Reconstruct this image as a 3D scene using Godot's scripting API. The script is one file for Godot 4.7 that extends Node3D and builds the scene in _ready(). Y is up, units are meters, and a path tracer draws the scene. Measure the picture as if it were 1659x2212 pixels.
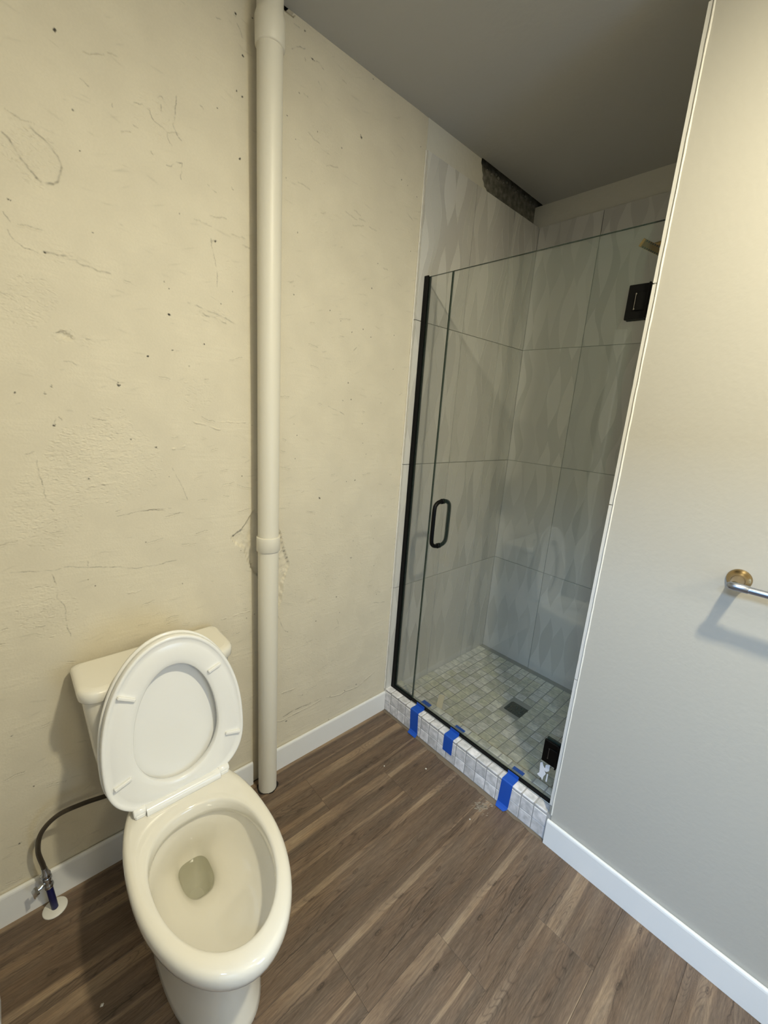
extends Node3D
# Bathroom under renovation: plaster wall with toilet and vent pipe, glass shower in the corner.
# Axes: x runs along the plaster wall towards the shower, y up, z from the plaster wall into the room.
# Origin: floor corner where the plaster wall meets the front of the shower curb.

const CAM := Vector3(-1.34309, 1.50800, 1.33492)
const FOCAL := 902.612
const CEIL := 2.60
const ROOM_X := -1.52
const ROOM_Z := 2.90
const GLASS_X := 0.046
const SHOWER_D := 0.868
const SHOWER_W := 0.892
const TILE_TOP := 2.493
var cam_basis := Basis(Vector3(0.738437, 0.067773, 0.670909), Vector3(0.108404, 0.970065, -0.217307), Vector3(-0.665552, 0.233197, 0.708985))
var rng := RandomNumberGenerator.new()
var M := {}
var names := {}


# ---------------------------------------------------------------- geometry helper
class Geo:
	var v := PackedVector3Array()
	var uv := PackedVector2Array()
	var col := PackedColorArray()
	var sg := PackedInt32Array()
	var color := Color(1, 1, 1)
	var smooth := true

	func tri(a: Vector3, b: Vector3, c: Vector3, ua := Vector2.ZERO, ub := Vector2.ZERO, uc := Vector2.ZERO) -> void:
		v.append(a); v.append(b); v.append(c)
		uv.append(ua); uv.append(ub); uv.append(uc)
		col.append(color); col.append(color); col.append(color)
		sg.append(0 if smooth else -1)

	func quad(a: Vector3, b: Vector3, c: Vector3, d: Vector3, ua := Vector2.ZERO, ub := Vector2.ZERO, uc := Vector2.ZERO, ud := Vector2.ZERO) -> void:
		tri(a, b, c, ua, ub, uc)
		tri(a, c, d, ua, uc, ud)

	# chamfered box
	func box(lo: Vector3, hi: Vector3, bev := 0.0) -> void:
		smooth = false
		var c := (lo + hi) / 2.0
		var h := (hi - lo) / 2.0
		var b := minf(bev, minf(h.x, minf(h.y, h.z)) * 0.9)
		var start := v.size()
		for ax in 3:
			var ay := (ax + 1) % 3
			var az := (ax + 2) % 3
			for s in [-1.0, 1.0]:
				var p := []
				for k in [[-1, -1], [1, -1], [1, 1], [-1, 1]]:
					var q := Vector3.ZERO
					q[ax] = s * h[ax]
					q[ay] = k[0] * (h[ay] - b)
					q[az] = k[1] * (h[az] - b)
					p.append(c + q)
				out_quad(p[0], p[1], p[2], p[3], c)
			if b > 0.0:
				for s in [-1.0, 1.0]:
					for t in [-1.0, 1.0]:
						var p := []
						for k in [-1.0, 1.0]:
							var q := Vector3.ZERO
							q[ax] = k * (h[ax] - b)
							q[ay] = s * h[ay]
							q[az] = t * (h[az] - b)
							p.append(c + q)
						for k in [1.0, -1.0]:
							var q := Vector3.ZERO
							q[ax] = k * (h[ax] - b)
							q[ay] = s * (h[ay] - b)
							q[az] = t * h[az]
							p.append(c + q)
						out_quad(p[0], p[1], p[2], p[3], c)
		if b > 0.0:
			for sx in [-1.0, 1.0]:
				for sy in [-1.0, 1.0]:
					for sz in [-1.0, 1.0]:
						var s := Vector3(sx, sy, sz)
						var a := c + s * (h - Vector3(0, b, b))
						var d := c + s * (h - Vector3(b, 0, b))
						var e := c + s * (h - Vector3(b, b, 0))
						out_tri(a, d, e, c)
		smooth = true

	func out_tri(a: Vector3, b: Vector3, c: Vector3, inside: Vector3) -> void:
		if (a - c).cross(a - b).dot((a + b + c) / 3.0 - inside) >= 0.0:
			tri(a, b, c)
		else:
			tri(a, c, b)

	func out_quad(a: Vector3, b: Vector3, c: Vector3, d: Vector3, inside: Vector3) -> void:
		out_tri(a, b, c, inside)
		out_tri(a, c, d, inside)

	# closed rings of equal size joined in order
	func loft(rings: Array, cap0 := true, cap1 := true, closed := false) -> void:
		var m: int = rings.size()
		for i in (m if closed else m - 1):
			var a: PackedVector3Array = rings[i]
			var b: PackedVector3Array = rings[(i + 1) % m]
			var n := a.size()
			for j in n:
				var k := (j + 1) % n
				quad(a[j], b[j], b[k], a[k])
		if closed:
			return
		for e in 2:
			if (e == 0 and not cap0) or (e == 1 and not cap1):
				continue
			var r: PackedVector3Array = rings[0] if e == 0 else rings[m - 1]
			var c := Vector3.ZERO
			for p in r:
				c += p
			c /= r.size()
			var keep := smooth
			smooth = false
			for j in r.size():
				if e == 0:
					tri(c, r[j], r[(j + 1) % r.size()])
				else:
					tri(c, r[(j + 1) % r.size()], r[j])
			smooth = keep

	# round tube along points
	func tube(pts: Array, r, sides := 12, capped := true) -> void:
		var rings := []
		var n: int = pts.size()
		var ref := Vector3.UP
		var t0: Vector3 = (pts[1] - pts[0]).normalized()
		if absf(t0.dot(ref)) > 0.9:
			ref = Vector3.RIGHT
		var side := t0.cross(ref).normalized()
		for i in n:
			var t: Vector3
			if i == 0:
				t = (pts[1] - pts[0]).normalized()
			elif i == n - 1:
				t = (pts[n - 1] - pts[n - 2]).normalized()
			else:
				t = (pts[i + 1] - pts[i - 1]).normalized()
			side = (side - t * side.dot(t)).normalized()
			var up := side.cross(t).normalized()
			var ring := PackedVector3Array()
			var rad: float = r[i] if r is Array else r
			for j in sides:
				var a := TAU * j / sides
				ring.append(pts[i] + (side * cos(a) + up * sin(a)) * rad)
			rings.append(ring)
		loft(rings, capped, capped)

	# profile [[radius, height], ...] turned about an axis
	func lathe(profile: Array, o: Vector3, axis: Vector3, sides := 32) -> void:
		var ref := Vector3.UP if absf(axis.y) < 0.9 else Vector3.RIGHT
		var s := axis.cross(ref).normalized()
		var u := s.cross(axis).normalized()
		var rings := []
		for p in profile:
			var ring := PackedVector3Array()
			for j in sides:
				var a := TAU * j / sides
				ring.append(o + axis * p[1] + (s * cos(a) + u * sin(a)) * maxf(p[0], 0.0001))
			rings.append(ring)
		loft(rings)

	# flat outline extruded: pts in the plane given by o, ex, ey; thickness along ez
	func extrude(pts: PackedVector2Array, o: Vector3, ex: Vector3, ey: Vector3, ez: Vector3) -> void:
		smooth = false
		var idx := Geometry2D.triangulate_polygon(pts)
		var flip := Geometry2D.is_polygon_clockwise(pts)
		for i in range(0, idx.size(), 3):
			var a := pts[idx[i]]
			var b := pts[idx[i + 1]]
			var c := pts[idx[i + 2]]
			var A := o + ex * a.x + ey * a.y
			var B := o + ex * b.x + ey * b.y
			var C := o + ex * c.x + ey * c.y
			var nrm := (A - C).cross(A - B)
			if nrm.dot(ez) < 0.0:
				tri(A, B, C)
				tri(A + ez, C + ez, B + ez)
			else:
				tri(A, C, B)
				tri(A + ez, B + ez, C + ez)
		var n := pts.size()
		for i in n:
			var a := pts[i]
			var b := pts[(i + 1) % n]
			var A := o + ex * a.x + ey * a.y
			var B := o + ex * b.x + ey * b.y
			var d := (B - A).cross(ez)
			var outward := ex * (b - a).y - ey * (b - a).x
			if flip:
				outward = -outward
			if (A - (B + ez)).cross(A - B).dot(outward) >= 0.0:
				quad(A, B, B + ez, A + ez)
			else:
				quad(A, A + ez, B + ez, B)
		smooth = true

	func mesh(fix := true) -> ArrayMesh:
		var flip := false
		if fix:
			var vol := 0.0
			for i in range(0, v.size(), 3):
				vol += v[i].dot((v[i] - v[i + 2]).cross(v[i] - v[i + 1]))
			flip = vol < 0.0
		var st := SurfaceTool.new()
		st.begin(Mesh.PRIMITIVE_TRIANGLES)
		for i in range(0, v.size(), 3):
			st.set_smooth_group(sg[i / 3])
			for k in ([0, 2, 1] if flip else [0, 1, 2]):
				st.set_color(col[i + k])
				st.set_uv(uv[i + k])
				st.add_vertex(v[i + k])
		st.generate_normals()
		return st.commit()


# ---------------------------------------------------------------- scene helpers
func ray(u: float, v: float) -> Vector3:
	return cam_basis * Vector3((u - 829.5) / FOCAL, -(v - 1106.0) / FOCAL, -1.0)


func on_plane(u: float, v: float, axis: int, at: float) -> Vector3:
	var d := ray(u, v)
	return CAM + d * ((at - CAM[axis]) / d[axis])


func numbered(called: String) -> String:
	var n: int = names.get(called, 0)
	names[called] = n + 1
	return called if n == 0 else "%s_%03d" % [called, n]


func obj(called: String, g, m: Material, parent: Node = null) -> MeshInstance3D:
	var o := MeshInstance3D.new()
	o.mesh = g.mesh() if g is Geo else g
	o.material_override = m
	o.name = called if parent else numbered(called)
	(parent if parent else self).add_child(o, true)
	return o


func thing(called: String, label: String, category: String, at := Vector3.ZERO, group := "") -> Node3D:
	var o := Node3D.new()
	o.name = numbered(called)
	add_child(o)
	o.position = at
	tag(o, label, category, group)
	return o


func tag(o: Node, label: String, category: String, group := "") -> void:
	o.set_meta("label", label)
	o.set_meta("category", category)
	if group:
		o.set_meta("group", group)


func structure(called: String, label: String) -> Node3D:
	var o := Node3D.new()
	o.name = called
	add_child(o)
	o.set_meta("kind", "structure")
	o.set_meta("label", label)
	return o


func slab(lo: Vector3, hi: Vector3, bev := 0.0) -> Geo:
	var g := Geo.new()
	g.box(lo, hi, bev)
	return g


func mat(c: Color, rough := 0.6, metal := 0.0, spec := 0.5) -> StandardMaterial3D:
	var m := StandardMaterial3D.new()
	m.albedo_color = c
	m.roughness = rough
	m.metallic = metal
	m.metallic_specular = spec
	return m


func tinted(rough := 0.5) -> StandardMaterial3D:
	var m := mat(Color(1, 1, 1), rough)
	m.vertex_color_use_as_albedo = true
	return m


func noise_tex(size: int, freq: float, octaves: int, rseed: int, normal := 0.0, ramp: Gradient = null) -> NoiseTexture2D:
	var n := FastNoiseLite.new()
	n.seed = rseed
	n.noise_type = FastNoiseLite.TYPE_SIMPLEX
	n.frequency = freq
	n.fractal_octaves = octaves
	var t := NoiseTexture2D.new()
	t.width = size
	t.height = size
	t.seamless = true
	t.noise = n
	if normal > 0.0:
		t.as_normal_map = true
		t.bump_strength = normal
	if ramp:
		t.color_ramp = ramp
	return t


func relief(m: StandardMaterial3D, size_m: float, depth_cm: float, freq := 0.02, oct := 4, rseed := 1) -> StandardMaterial3D:
	m.heightmap_enabled = true
	m.heightmap_texture = noise_tex(512, freq, oct, rseed)
	m.heightmap_scale = depth_cm
	m.uv1_triplanar = true
	m.uv1_world_triplanar = true
	m.uv1_scale = Vector3.ONE / size_m
	return m


func two_tone(a: Color, b: Color) -> Gradient:
	var g := Gradient.new()
	g.set_color(0, a)
	g.set_color(1, b)
	return g


# ---------------------------------------------------------------- everything
func _ready() -> void:
	rng.seed = 7
	# camera
	var cam := Camera3D.new()
	cam.name = "camera"
	cam.transform = Transform3D(cam_basis.orthonormalized(), CAM)
	cam.fov = rad_to_deg(2.0 * atan(1106.0 / FOCAL))
	cam.near = 0.02
	cam.far = 50.0
	add_child(cam)
	cam.current = true
	# environment
	var env := Environment.new()
	env.background_mode = Environment.BG_COLOR
	env.background_color = Color(0, 0, 0)
	env.tonemap_mode = Environment.TONE_MAPPER_LINEAR
	env.tonemap_exposure = 1.14
	env.sdfgi_enabled = true
	env.ssao_enabled = true
	env.ssil_enabled = true
	var we := WorldEnvironment.new()
	we.name = "environment"
	we.environment = env
	add_child(we)
	# daylight from the hallway skylight: it slants down through the doorway onto the foot of the partition and the curb
	var day := AreaLight3D.new()
	day.name = "window_daylight"
	day.area_size = Vector2(1.0, 0.7)
	day.light_color = Color(0.68, 0.83, 1.0)
	day.light_energy = 12.0
	day.area_range = 12.0
	day.shadow_enabled = true
	add_child(day)
	day.look_at_from_position(Vector3(-2.85, CEIL - 0.02, 1.7), Vector3(-2.85, 0, 1.7), Vector3.RIGHT)

	# weaker cool fill from an added, unseen window in the wall behind the camera
	var rear := AreaLight3D.new()
	rear.name = "added_rear_fill"
	rear.area_size = Vector2(0.56, 0.96)
	rear.light_color = Color(0.68, 0.83, 1.0)
	rear.light_energy = 0.6
	rear.area_range = 8.0
	rear.shadow_enabled = true
	add_child(rear)
	rear.look_at_from_position(Vector3(-0.45, 1.0, ROOM_Z - 0.01), Vector3(-0.45, 1.0, 0.0))

	materials()
	build_floor()
	build_room()
	build_plaster_wall()
	build_shower_walls()
	build_shower_floor()
	build_curb()
	build_baseboards()
	build_hall()
	build_downlight()
	build_vanity_light()
	build_toilet()
	build_supply()
	build_pipe()
	build_glass()
	build_tapes()
	build_drain()
	build_shower_head()
	build_towel_bar()
	build_debris()


func materials() -> void:
	M.paint = relief(mat(Color(0.705, 0.69, 0.655), 0.55), 0.35, 0.02, 0.03, 4, 5)
	M.ceiling = relief(mat(Color(0.70, 0.695, 0.675), 0.8), 0.4, 0.03, 0.02, 4, 9)
	M.trim = relief(mat(Color(0.90, 0.90, 0.895), 0.38), 0.25, 0.006, 0.02, 3, 11)
	M.porcelain = mat(Color(0.90, 0.885, 0.845), 0.07)
	M.porcelain.clearcoat_enabled = true
	M.porcelain.clearcoat = 0.6
	M.porcelain.clearcoat_roughness = 0.03
	M.seat = mat(Color(0.925, 0.925, 0.92), 0.16)
	M.black = mat(Color(0.014, 0.0135, 0.013), 0.42, 0.0, 0.3)
	M.pipe = relief(mat(Color(0.86, 0.84, 0.785), 0.42), 0.2, 0.006, 0.04, 3, 3)
	M.grout = relief(mat(Color(0.60, 0.595, 0.56), 0.9), 0.12, 0.04, 0.05, 4, 21)
	M.grout_light = relief(mat(Color(0.66, 0.65, 0.64), 0.9), 0.12, 0.03, 0.05, 4, 27)
	M.caulk = relief(mat(Color(0.90, 0.885, 0.845), 0.5), 0.08, 0.08, 0.04, 4, 22)
	M.concrete = relief(mat(Color(0.60, 0.59, 0.56), 0.95), 0.3, 0.12, 0.015, 5, 23)
	M.concrete.albedo_texture = noise_tex(512, 0.012, 5, 24, 0.0, two_tone(Color(0.62, 0.61, 0.58), Color(1, 1, 0.98)))
	M.plaster_plain = relief(mat(Color(0.82, 0.805, 0.755), 0.7), 0.5, 0.12, 0.015, 5, 4)
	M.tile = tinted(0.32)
	M.tile_edge = mat(Color(0.83, 0.82, 0.79), 0.35)
	M.tape = relief(mat(Color(0.07, 0.31, 0.70), 0.62), 0.06, 0.03, 0.06, 3, 31)
	M.chrome = mat(Color(0.80, 0.81, 0.83), 0.16, 1.0)
	M.nickel = mat(Color(0.63, 0.65, 0.70), 0.30, 1.0)
	M.brass = mat(Color(0.66, 0.57, 0.42), 0.22, 1.0)
	M.gold = mat(Color(0.72, 0.58, 0.30), 0.35, 1.0)
	M.glass = mat(Color(0.42, 0.52, 0.47, 0.07), 0.0)
	M.glass.transparency = BaseMaterial3D.TRANSPARENCY_ALPHA
	M.glass_edge = mat(Color(0.16, 0.22, 0.19), 0.15)
	M.water = mat(Color(0.62, 0.62, 0.50, 0.25), 0.0)
	M.water.transparency = BaseMaterial3D.TRANSPARENCY_ALPHA
	M.rubber = mat(Color(0.09, 0.085, 0.08), 0.6)


# ---------------------------------------------------------------- floor of wood-look planks
func plank_image(k: int) -> ImageTexture:
	var w := 1400
	var h := 205
	var grain := FastNoiseLite.new()
	grain.seed = 100 + k
	grain.frequency = 1.0
	grain.fractal_octaves = 3
	var wide := FastNoiseLite.new()
	wide.seed = 200 + k
	wide.frequency = 1.0
	wide.fractal_octaves = 2
	var r := RandomNumberGenerator.new()
	r.seed = 900 + k
	var knots := []
	for i in 4:
		knots.append([r.randf_range(0.05, 0.95) * w, r.randf_range(0.2, 0.8) * h, r.randf_range(7.0, 15.0), r.randf_range(0.5, 1.0)])
	var cracks := []
	for i in 5:
		cracks.append([r.randf_range(0.0, 0.9) * w, r.randf_range(0.05, 0.95) * h, r.randf_range(90, 280), r.randf_range(-0.07, 0.07), r.randf_range(0.5, 1.0)])
	var data := PackedByteArray()
	data.resize(w * h * 3)
	var c0 := Color(0.255, 0.200, 0.155)
	var c1 := Color(0.45, 0.365, 0.292)
	var c2 := Color(0.680, 0.575, 0.445)
	var bands := [r.randf_range(0.0, 0.4), r.randf_range(0.5, 1.05)]
	var bw := [r.randf_range(0.05, 0.13), r.randf_range(0.0, 0.10)]
	for y in h:
		for x in w:
			var yy := float(y)
			var ring := 0.0
			for q in knots:
				var dx: float = (x - q[0]) / 6.0
				var dy: float = y - q[1]
				var d2: float = (dx * dx + dy * dy) / (q[2] * q[2] * 2.2)
				if d2 < 6.0:
					var e := exp(-d2)
					yy += signf(dy) * q[2] * 1.4 * e * q[3]
					var dk := sqrt((x - q[0]) * (x - q[0]) * 0.16 + dy * dy)
					ring += exp(-dk * dk / (q[2] * q[2] * 0.35)) * (0.42 + 0.25 * cos(dk * 1.3)) * q[3]
			var t := 0.40 + 0.16 * wide.get_noise_2d(x * 0.0012, yy * 0.014)
			var field := wide.get_noise_2d(x * 0.0013 + 500.0, yy * 0.011) * 9.0 + yy * 0.045
			var fr := absf(fposmod(field, 1.0) - 0.5) * 2.0
			var amount := clampf(0.5 + 1.6 * wide.get_noise_2d(x * 0.002 + 900.0, yy * 0.01), 0.0, 1.0)
			t -= 0.25 * pow(1.0 - fr, 5.0) * amount
			for b in 2:
				var db: float = absf(yy / h - bands[b] - 0.05 * wide.get_noise_2d(x * 0.0012, 50.0 + b * 9.0))
				t += 0.40 * (1.0 - smoothstep(bw[b] * 0.75, bw[b] * 1.25, db)) * (0.62 + 0.5 * wide.get_noise_2d(x * 0.002, 80.0 + b))
			t += 0.15 * grain.get_noise_2d(x * 0.006, yy * 0.16)
			t += 0.17 * grain.get_noise_2d(x * 0.022 + 70.0, yy * 0.62)
			t -= ring
			for q in cracks:
				var lx: float = x - q[0]
				if lx > 0.0 and lx < q[2]:
					var cy: float = q[1] + q[3] * lx + 3.0 * grain.get_noise_2d(lx * 0.03, q[1])
					var dd := absf(y - cy)
					if dd < 6.0:
						t -= 0.55 * q[4] * exp(-dd * dd / 2.6) * sin(PI * lx / q[2])
			t = clampf(t, 0.0, 1.0)
			var c := c0.lerp(c1, t * 2.0) if t < 0.5 else c1.lerp(c2, t * 2.0 - 1.0)
			var grey := 0.5 + 0.5 * wide.get_noise_2d(x * 0.003 + 300.0, yy * 0.02)
			var lum := c.get_luminance()
			c = c.lerp(Color(lum * 1.03, lum, lum * 0.95), 0.30 * grey)
			var i := (y * w + x) * 3
			data[i] = int(c.r * 255.0)
			data[i + 1] = int(c.g * 255.0)
			data[i + 2] = int(c.b * 255.0)
	return ImageTexture.create_from_image(Image.create_from_data(w, h, false, Image.FORMAT_RGB8, data))


func build_floor() -> void:
	var f := structure("floor", "brown wood-look plank floor")
	obj("subfloor", slab(Vector3(-5.0, -0.12, -0.1), Vector3(0.02, -0.006, 3.4)), mat(Color(0.06, 0.05, 0.04), 0.9), f)
	var looks := []
	for k in 6:
		var m := mat(Color(1, 1, 1), 0.42)
		m.albedo_texture = plank_image(k)
		m.heightmap_enabled = true
		m.heightmap_texture = m.albedo_texture
		m.heightmap_scale = 0.035
		looks.append(m)
	var joints := [-0.95, -0.547, -0.263, -1.02, -0.795, -0.525, -0.25, -0.62, -0.98, -0.40, -0.72, -1.05]
	var n := 0
	for row in 17:
		var z0 := maxf(-0.05 + 0.175 * row, 0.002)
		var z1 := minf(-0.05 + 0.175 * (row + 1), ROOM_Z - 0.002)
		if z1 - z0 < 0.02:
			continue
		var cut: float = joints[row % joints.size()]
		var ends := [cut]
		while ends[0] > ROOM_X:
			ends.push_front(ends[0] - 1.22)
		while ends[-1] < 0.0:
			ends.append(ends[-1] + 1.22)
		for i in ends.size() - 1:
			var a := maxf(ends[i], ROOM_X + 0.002)
			var b := minf(ends[i + 1], 0.0)
			if b - a < 0.03:
				continue
			var g := Geo.new()
			var ch := 0.0003
			var gap := 0.0002
			var u0: float = (a - ends[i]) / 1.22
			var u1: float = (b - ends[i]) / 1.22
			var lo := Vector3(a + gap, -0.006, z0 + gap)
			var hi := Vector3(b - gap, 0.0, z1 - gap)
			g.smooth = false
			var t := [Vector3(lo.x + ch, 0, lo.z + ch), Vector3(hi.x - ch, 0, lo.z + ch), Vector3(hi.x - ch, 0, hi.z - ch), Vector3(lo.x + ch, 0, hi.z - ch)]
			var s := [Vector3(lo.x, -ch, lo.z), Vector3(hi.x, -ch, lo.z), Vector3(hi.x, -ch, hi.z), Vector3(lo.x, -ch, hi.z)]
			var e := [Vector3(lo.x, lo.y, lo.z), Vector3(hi.x, lo.y, lo.z), Vector3(hi.x, lo.y, hi.z), Vector3(lo.x, lo.y, hi.z)]
			var uvs := [Vector2(u0, 0.0), Vector2(u1, 0.0), Vector2(u1, 1.0), Vector2(u0, 1.0)]
			g.quad(t[0], t[1], t[2], t[3], uvs[0], uvs[1], uvs[2], uvs[3])
			for k in 4:
				var k2 := (k + 1) % 4
				g.quad(s[k], s[k2], t[k2], t[k], uvs[k], uvs[k2], uvs[k2], uvs[k])
				g.quad(e[k], e[k2], s[k2], s[k], uvs[k], uvs[k2], uvs[k2], uvs[k])
			g.quad(e[3], e[2], e[1], e[0])
			obj("plank", g, looks[(n * 5 + row * 2) % 6], f)
			n += 1


# ---------------------------------------------------------------- room shell
func build_room() -> void:
	var c := structure("ceiling", "plain painted ceiling")
	var g := slab(Vector3(ROOM_X - 0.12, CEIL, 0.0), Vector3(0.34, CEIL + 0.10, ROOM_Z + 0.12))
	g.box(Vector3(0.34, CEIL, 0.008), Vector3(1.0, CEIL + 0.10, ROOM_Z + 0.12))
	obj("ceiling_board", g, M.ceiling, c)
	# the partition with the towel bar, beside the shower opening
	var wr := structure("wall_right", "smooth off-white painted partition wall beside the shower")
	obj("drywall", slab(Vector3(0.0, 0.0, SHOWER_W + 0.012), Vector3(0.11, CEIL, ROOM_Z + 0.12), 0.002), M.paint, wr)
	# wavy bead of filler where the drywall meets the tile edge
	var bead := Geo.new()
	var pts := []
	var rad := []
	for i in 91:
		var y := 0.125 + (CEIL - 0.13) * i / 90.0
		pts.append(Vector3(-0.0002 + rng.randf_range(-0.0003, 0.0003), y, SHOWER_W + 0.0125 + rng.randf_range(-0.0004, 0.0004)))
		rad.append(rng.randf_range(0.0022, 0.0030))
	bead.tube(pts, rad, 8)
	obj("filler_bead", bead, M.caulk, wr)
	var wf := structure("wall_front", "painted wall opposite the plaster wall")
	obj("drywall", slab(Vector3(ROOM_X - 0.12, 0.0, ROOM_Z), Vector3(-0.75, CEIL, ROOM_Z + 0.12)), M.paint, wf)
	obj("drywall", slab(Vector3(-0.15, 0.0, ROOM_Z), Vector3(0.0, CEIL, ROOM_Z + 0.12)), M.paint, wf)
	obj("drywall", slab(Vector3(-0.75, 0.0, ROOM_Z), Vector3(-0.15, 0.5, ROOM_Z + 0.12)), M.paint, wf)
	obj("drywall", slab(Vector3(-0.75, 1.5, ROOM_Z), Vector3(-0.15, CEIL, ROOM_Z + 0.12)), M.paint, wf)
	var w2 := structure("added_window_2", "small unseen frosted window added opposite the plaster wall for cool fill light")  # window added for the cool light low on the plaster wall
	var pane := mat(Color(0.8, 0.9, 1.0), 0.4)
	pane.emission_enabled = true
	pane.emission = Color(0.68, 0.83, 1.0)
	pane.emission_energy_multiplier = 0.8
	obj("window_pane", slab(Vector3(-0.75, 0.5, ROOM_Z + 0.03), Vector3(-0.15, 1.5, ROOM_Z + 0.12)), pane, w2)
	var wfr := slab(Vector3(-0.75, 0.5, ROOM_Z), Vector3(-0.73, 1.5, ROOM_Z + 0.03))
	wfr.box(Vector3(-0.17, 0.5, ROOM_Z), Vector3(-0.15, 1.5, ROOM_Z + 0.03))
	wfr.box(Vector3(-0.73, 0.5, ROOM_Z), Vector3(-0.17, 0.52, ROOM_Z + 0.03))
	wfr.box(Vector3(-0.73, 1.48, ROOM_Z), Vector3(-0.17, 1.5, ROOM_Z + 0.03))
	obj("window_frame", wfr, M.trim, w2)
	var we := structure("wall_entry", "painted wall with the doorway")
	obj("drywall", slab(Vector3(ROOM_X - 0.12, 0.0, -0.1), Vector3(ROOM_X, CEIL, 1.05)), M.paint, we)
	obj("drywall", slab(Vector3(ROOM_X - 0.12, 0.0, 1.85), Vector3(ROOM_X, CEIL, ROOM_Z)), M.paint, we)
	obj("lintel", slab(Vector3(ROOM_X - 0.12, 2.05, 1.05), Vector3(ROOM_X, CEIL, 1.85)), M.paint, we)
	var t1 := obj("trim_1", slab(Vector3(ROOM_X, 0.0, 0.206), Vector3(-1.4885, 2.1, 0.27), 0.002), M.trim)
	t1.set_meta("kind", "structure")
	t1.set_meta("label", "white vertical trim board on the entry wall")


func build_hall() -> void:
	var h := structure("wall_hall", "pale hallway walls beyond the doorway")
	var m := mat(Color(0.80, 0.80, 0.79), 0.8)
	obj("side_panel", slab(Vector3(-4.7, -0.12, 0.2), Vector3(ROOM_X - 0.12, CEIL, 0.3)), m, h)
	obj("side_panel", slab(Vector3(-4.7, -0.12, 3.1), Vector3(ROOM_X - 0.12, CEIL, 3.2)), m, h)
	obj("end_panel", slab(Vector3(-4.7, 0.0, 0.3), Vector3(-4.6, CEIL, 3.1)), m, h)
	obj("ceiling_panel", slab(Vector3(-4.7, CEIL, 0.2), Vector3(-3.25, CEIL + 0.1, 3.2)), m, h)
	obj("ceiling_panel", slab(Vector3(-2.45, CEIL, 0.2), Vector3(ROOM_X - 0.12, CEIL + 0.1, 3.2)), m, h)
	obj("ceiling_panel", slab(Vector3(-3.25, CEIL, 0.2), Vector3(-2.45, CEIL + 0.1, 1.15)), m, h)
	obj("ceiling_panel", slab(Vector3(-3.25, CEIL, 2.25), Vector3(-2.45, CEIL + 0.1, 3.2)), m, h)
	var w := structure("window_1", "bright skylight in the hallway ceiling")
	var pane := mat(Color(0.8, 0.9, 1.0), 0.4)
	pane.emission_enabled = true
	pane.emission = Color(0.68, 0.83, 1.0)
	pane.emission_energy_multiplier = 1.0
	obj("window_pane", slab(Vector3(-3.25, CEIL + 0.03, 1.15), Vector3(-2.45, CEIL + 0.1, 2.25)), pane, w)
	var fr := slab(Vector3(-3.25, CEIL - 0.005, 1.15), Vector3(-3.21, CEIL + 0.03, 2.25))
	fr.box(Vector3(-2.49, CEIL - 0.005, 1.15), Vector3(-2.45, CEIL + 0.03, 2.25))
	fr.box(Vector3(-3.21, CEIL - 0.005, 1.15), Vector3(-2.49, CEIL + 0.03, 1.19))
	fr.box(Vector3(-3.21, CEIL - 0.005, 2.21), Vector3(-2.49, CEIL + 0.03, 2.25))
	obj("window_frame", fr, M.trim, w)


# ---------------------------------------------------------------- old plaster wall
const TW := 1196
const TH := 2046
var H := PackedFloat32Array()
var A := PackedByteArray()


func wall_pixel(u: float, v: float) -> Vector2:
	var p := on_plane(u, v, 2, 0.0)
	return Vector2((p.x - ROOM_X) / -ROOM_X * TW, (CEIL - p.y) / CEIL * TH)


func dab(c: Vector2, rx: float, ry: float, turn: float, depth: float, dark: float) -> void:
	var r := int(maxf(rx, ry) * 2.2) + 2
	var cs := cos(turn)
	var sn := sin(turn)
	for y in range(maxi(int(c.y) - r, 0), mini(int(c.y) + r + 1, TH)):
		for x in range(maxi(int(c.x) - r, 0), mini(int(c.x) + r + 1, TW)):
			var dx := x - c.x
			var dy := y - c.y
			var a := (dx * cs + dy * sn) / rx
			var b := (-dx * sn + dy * cs) / ry
			var q := a * a + b * b
			if q < 4.5:
				var e := exp(-q * q)
				var i := y * TW + x
				H[i] -= depth * e
				if dark > 0.0:
					A[i] = int(A[i] * (1.0 - dark * e))


# a crack or ridge along photograph points; width in wall pixels, depth in centimetres
func crack(pts: Array, width: float, depth: float, dark: float, jitter := 2.0) -> void:
	var prev := wall_pixel(pts[0][0], pts[0][1])
	var fade := FastNoiseLite.new()
	fade.seed = 8
	fade.frequency = 0.035
	for k in range(1, pts.size()):
		var nxt := wall_pixel(pts[k][0], pts[k][1])
		var n := maxi(2, int(prev.distance_to(nxt) / 1.2))
		var off := 0.0
		var nrm := (nxt - prev).orthogonal().normalized()
		for i in n:
			off = clampf(off + rng.randf_range(-0.8, 0.8), -jitter, jitter)
			var t := float(i) / n
			var p := prev.lerp(nxt, t) + nrm * off * sin(PI * t)
			var force := clampf(0.55 + 1.5 * fade.get_noise_2d(p.x, p.y), 0.0, 1.15)
			var w := width * rng.randf_range(0.8, 1.25)
			dab(p, w, w, 0.0, depth * 0.45 * force, dark * force * rng.randf_range(0.4, 1.0))
		prev = nxt


func stroke(c: Vector2, length: float, turn: float, width: float, depth: float, dark: float) -> void:
	dab(c, length, width, turn, depth, dark)


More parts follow.
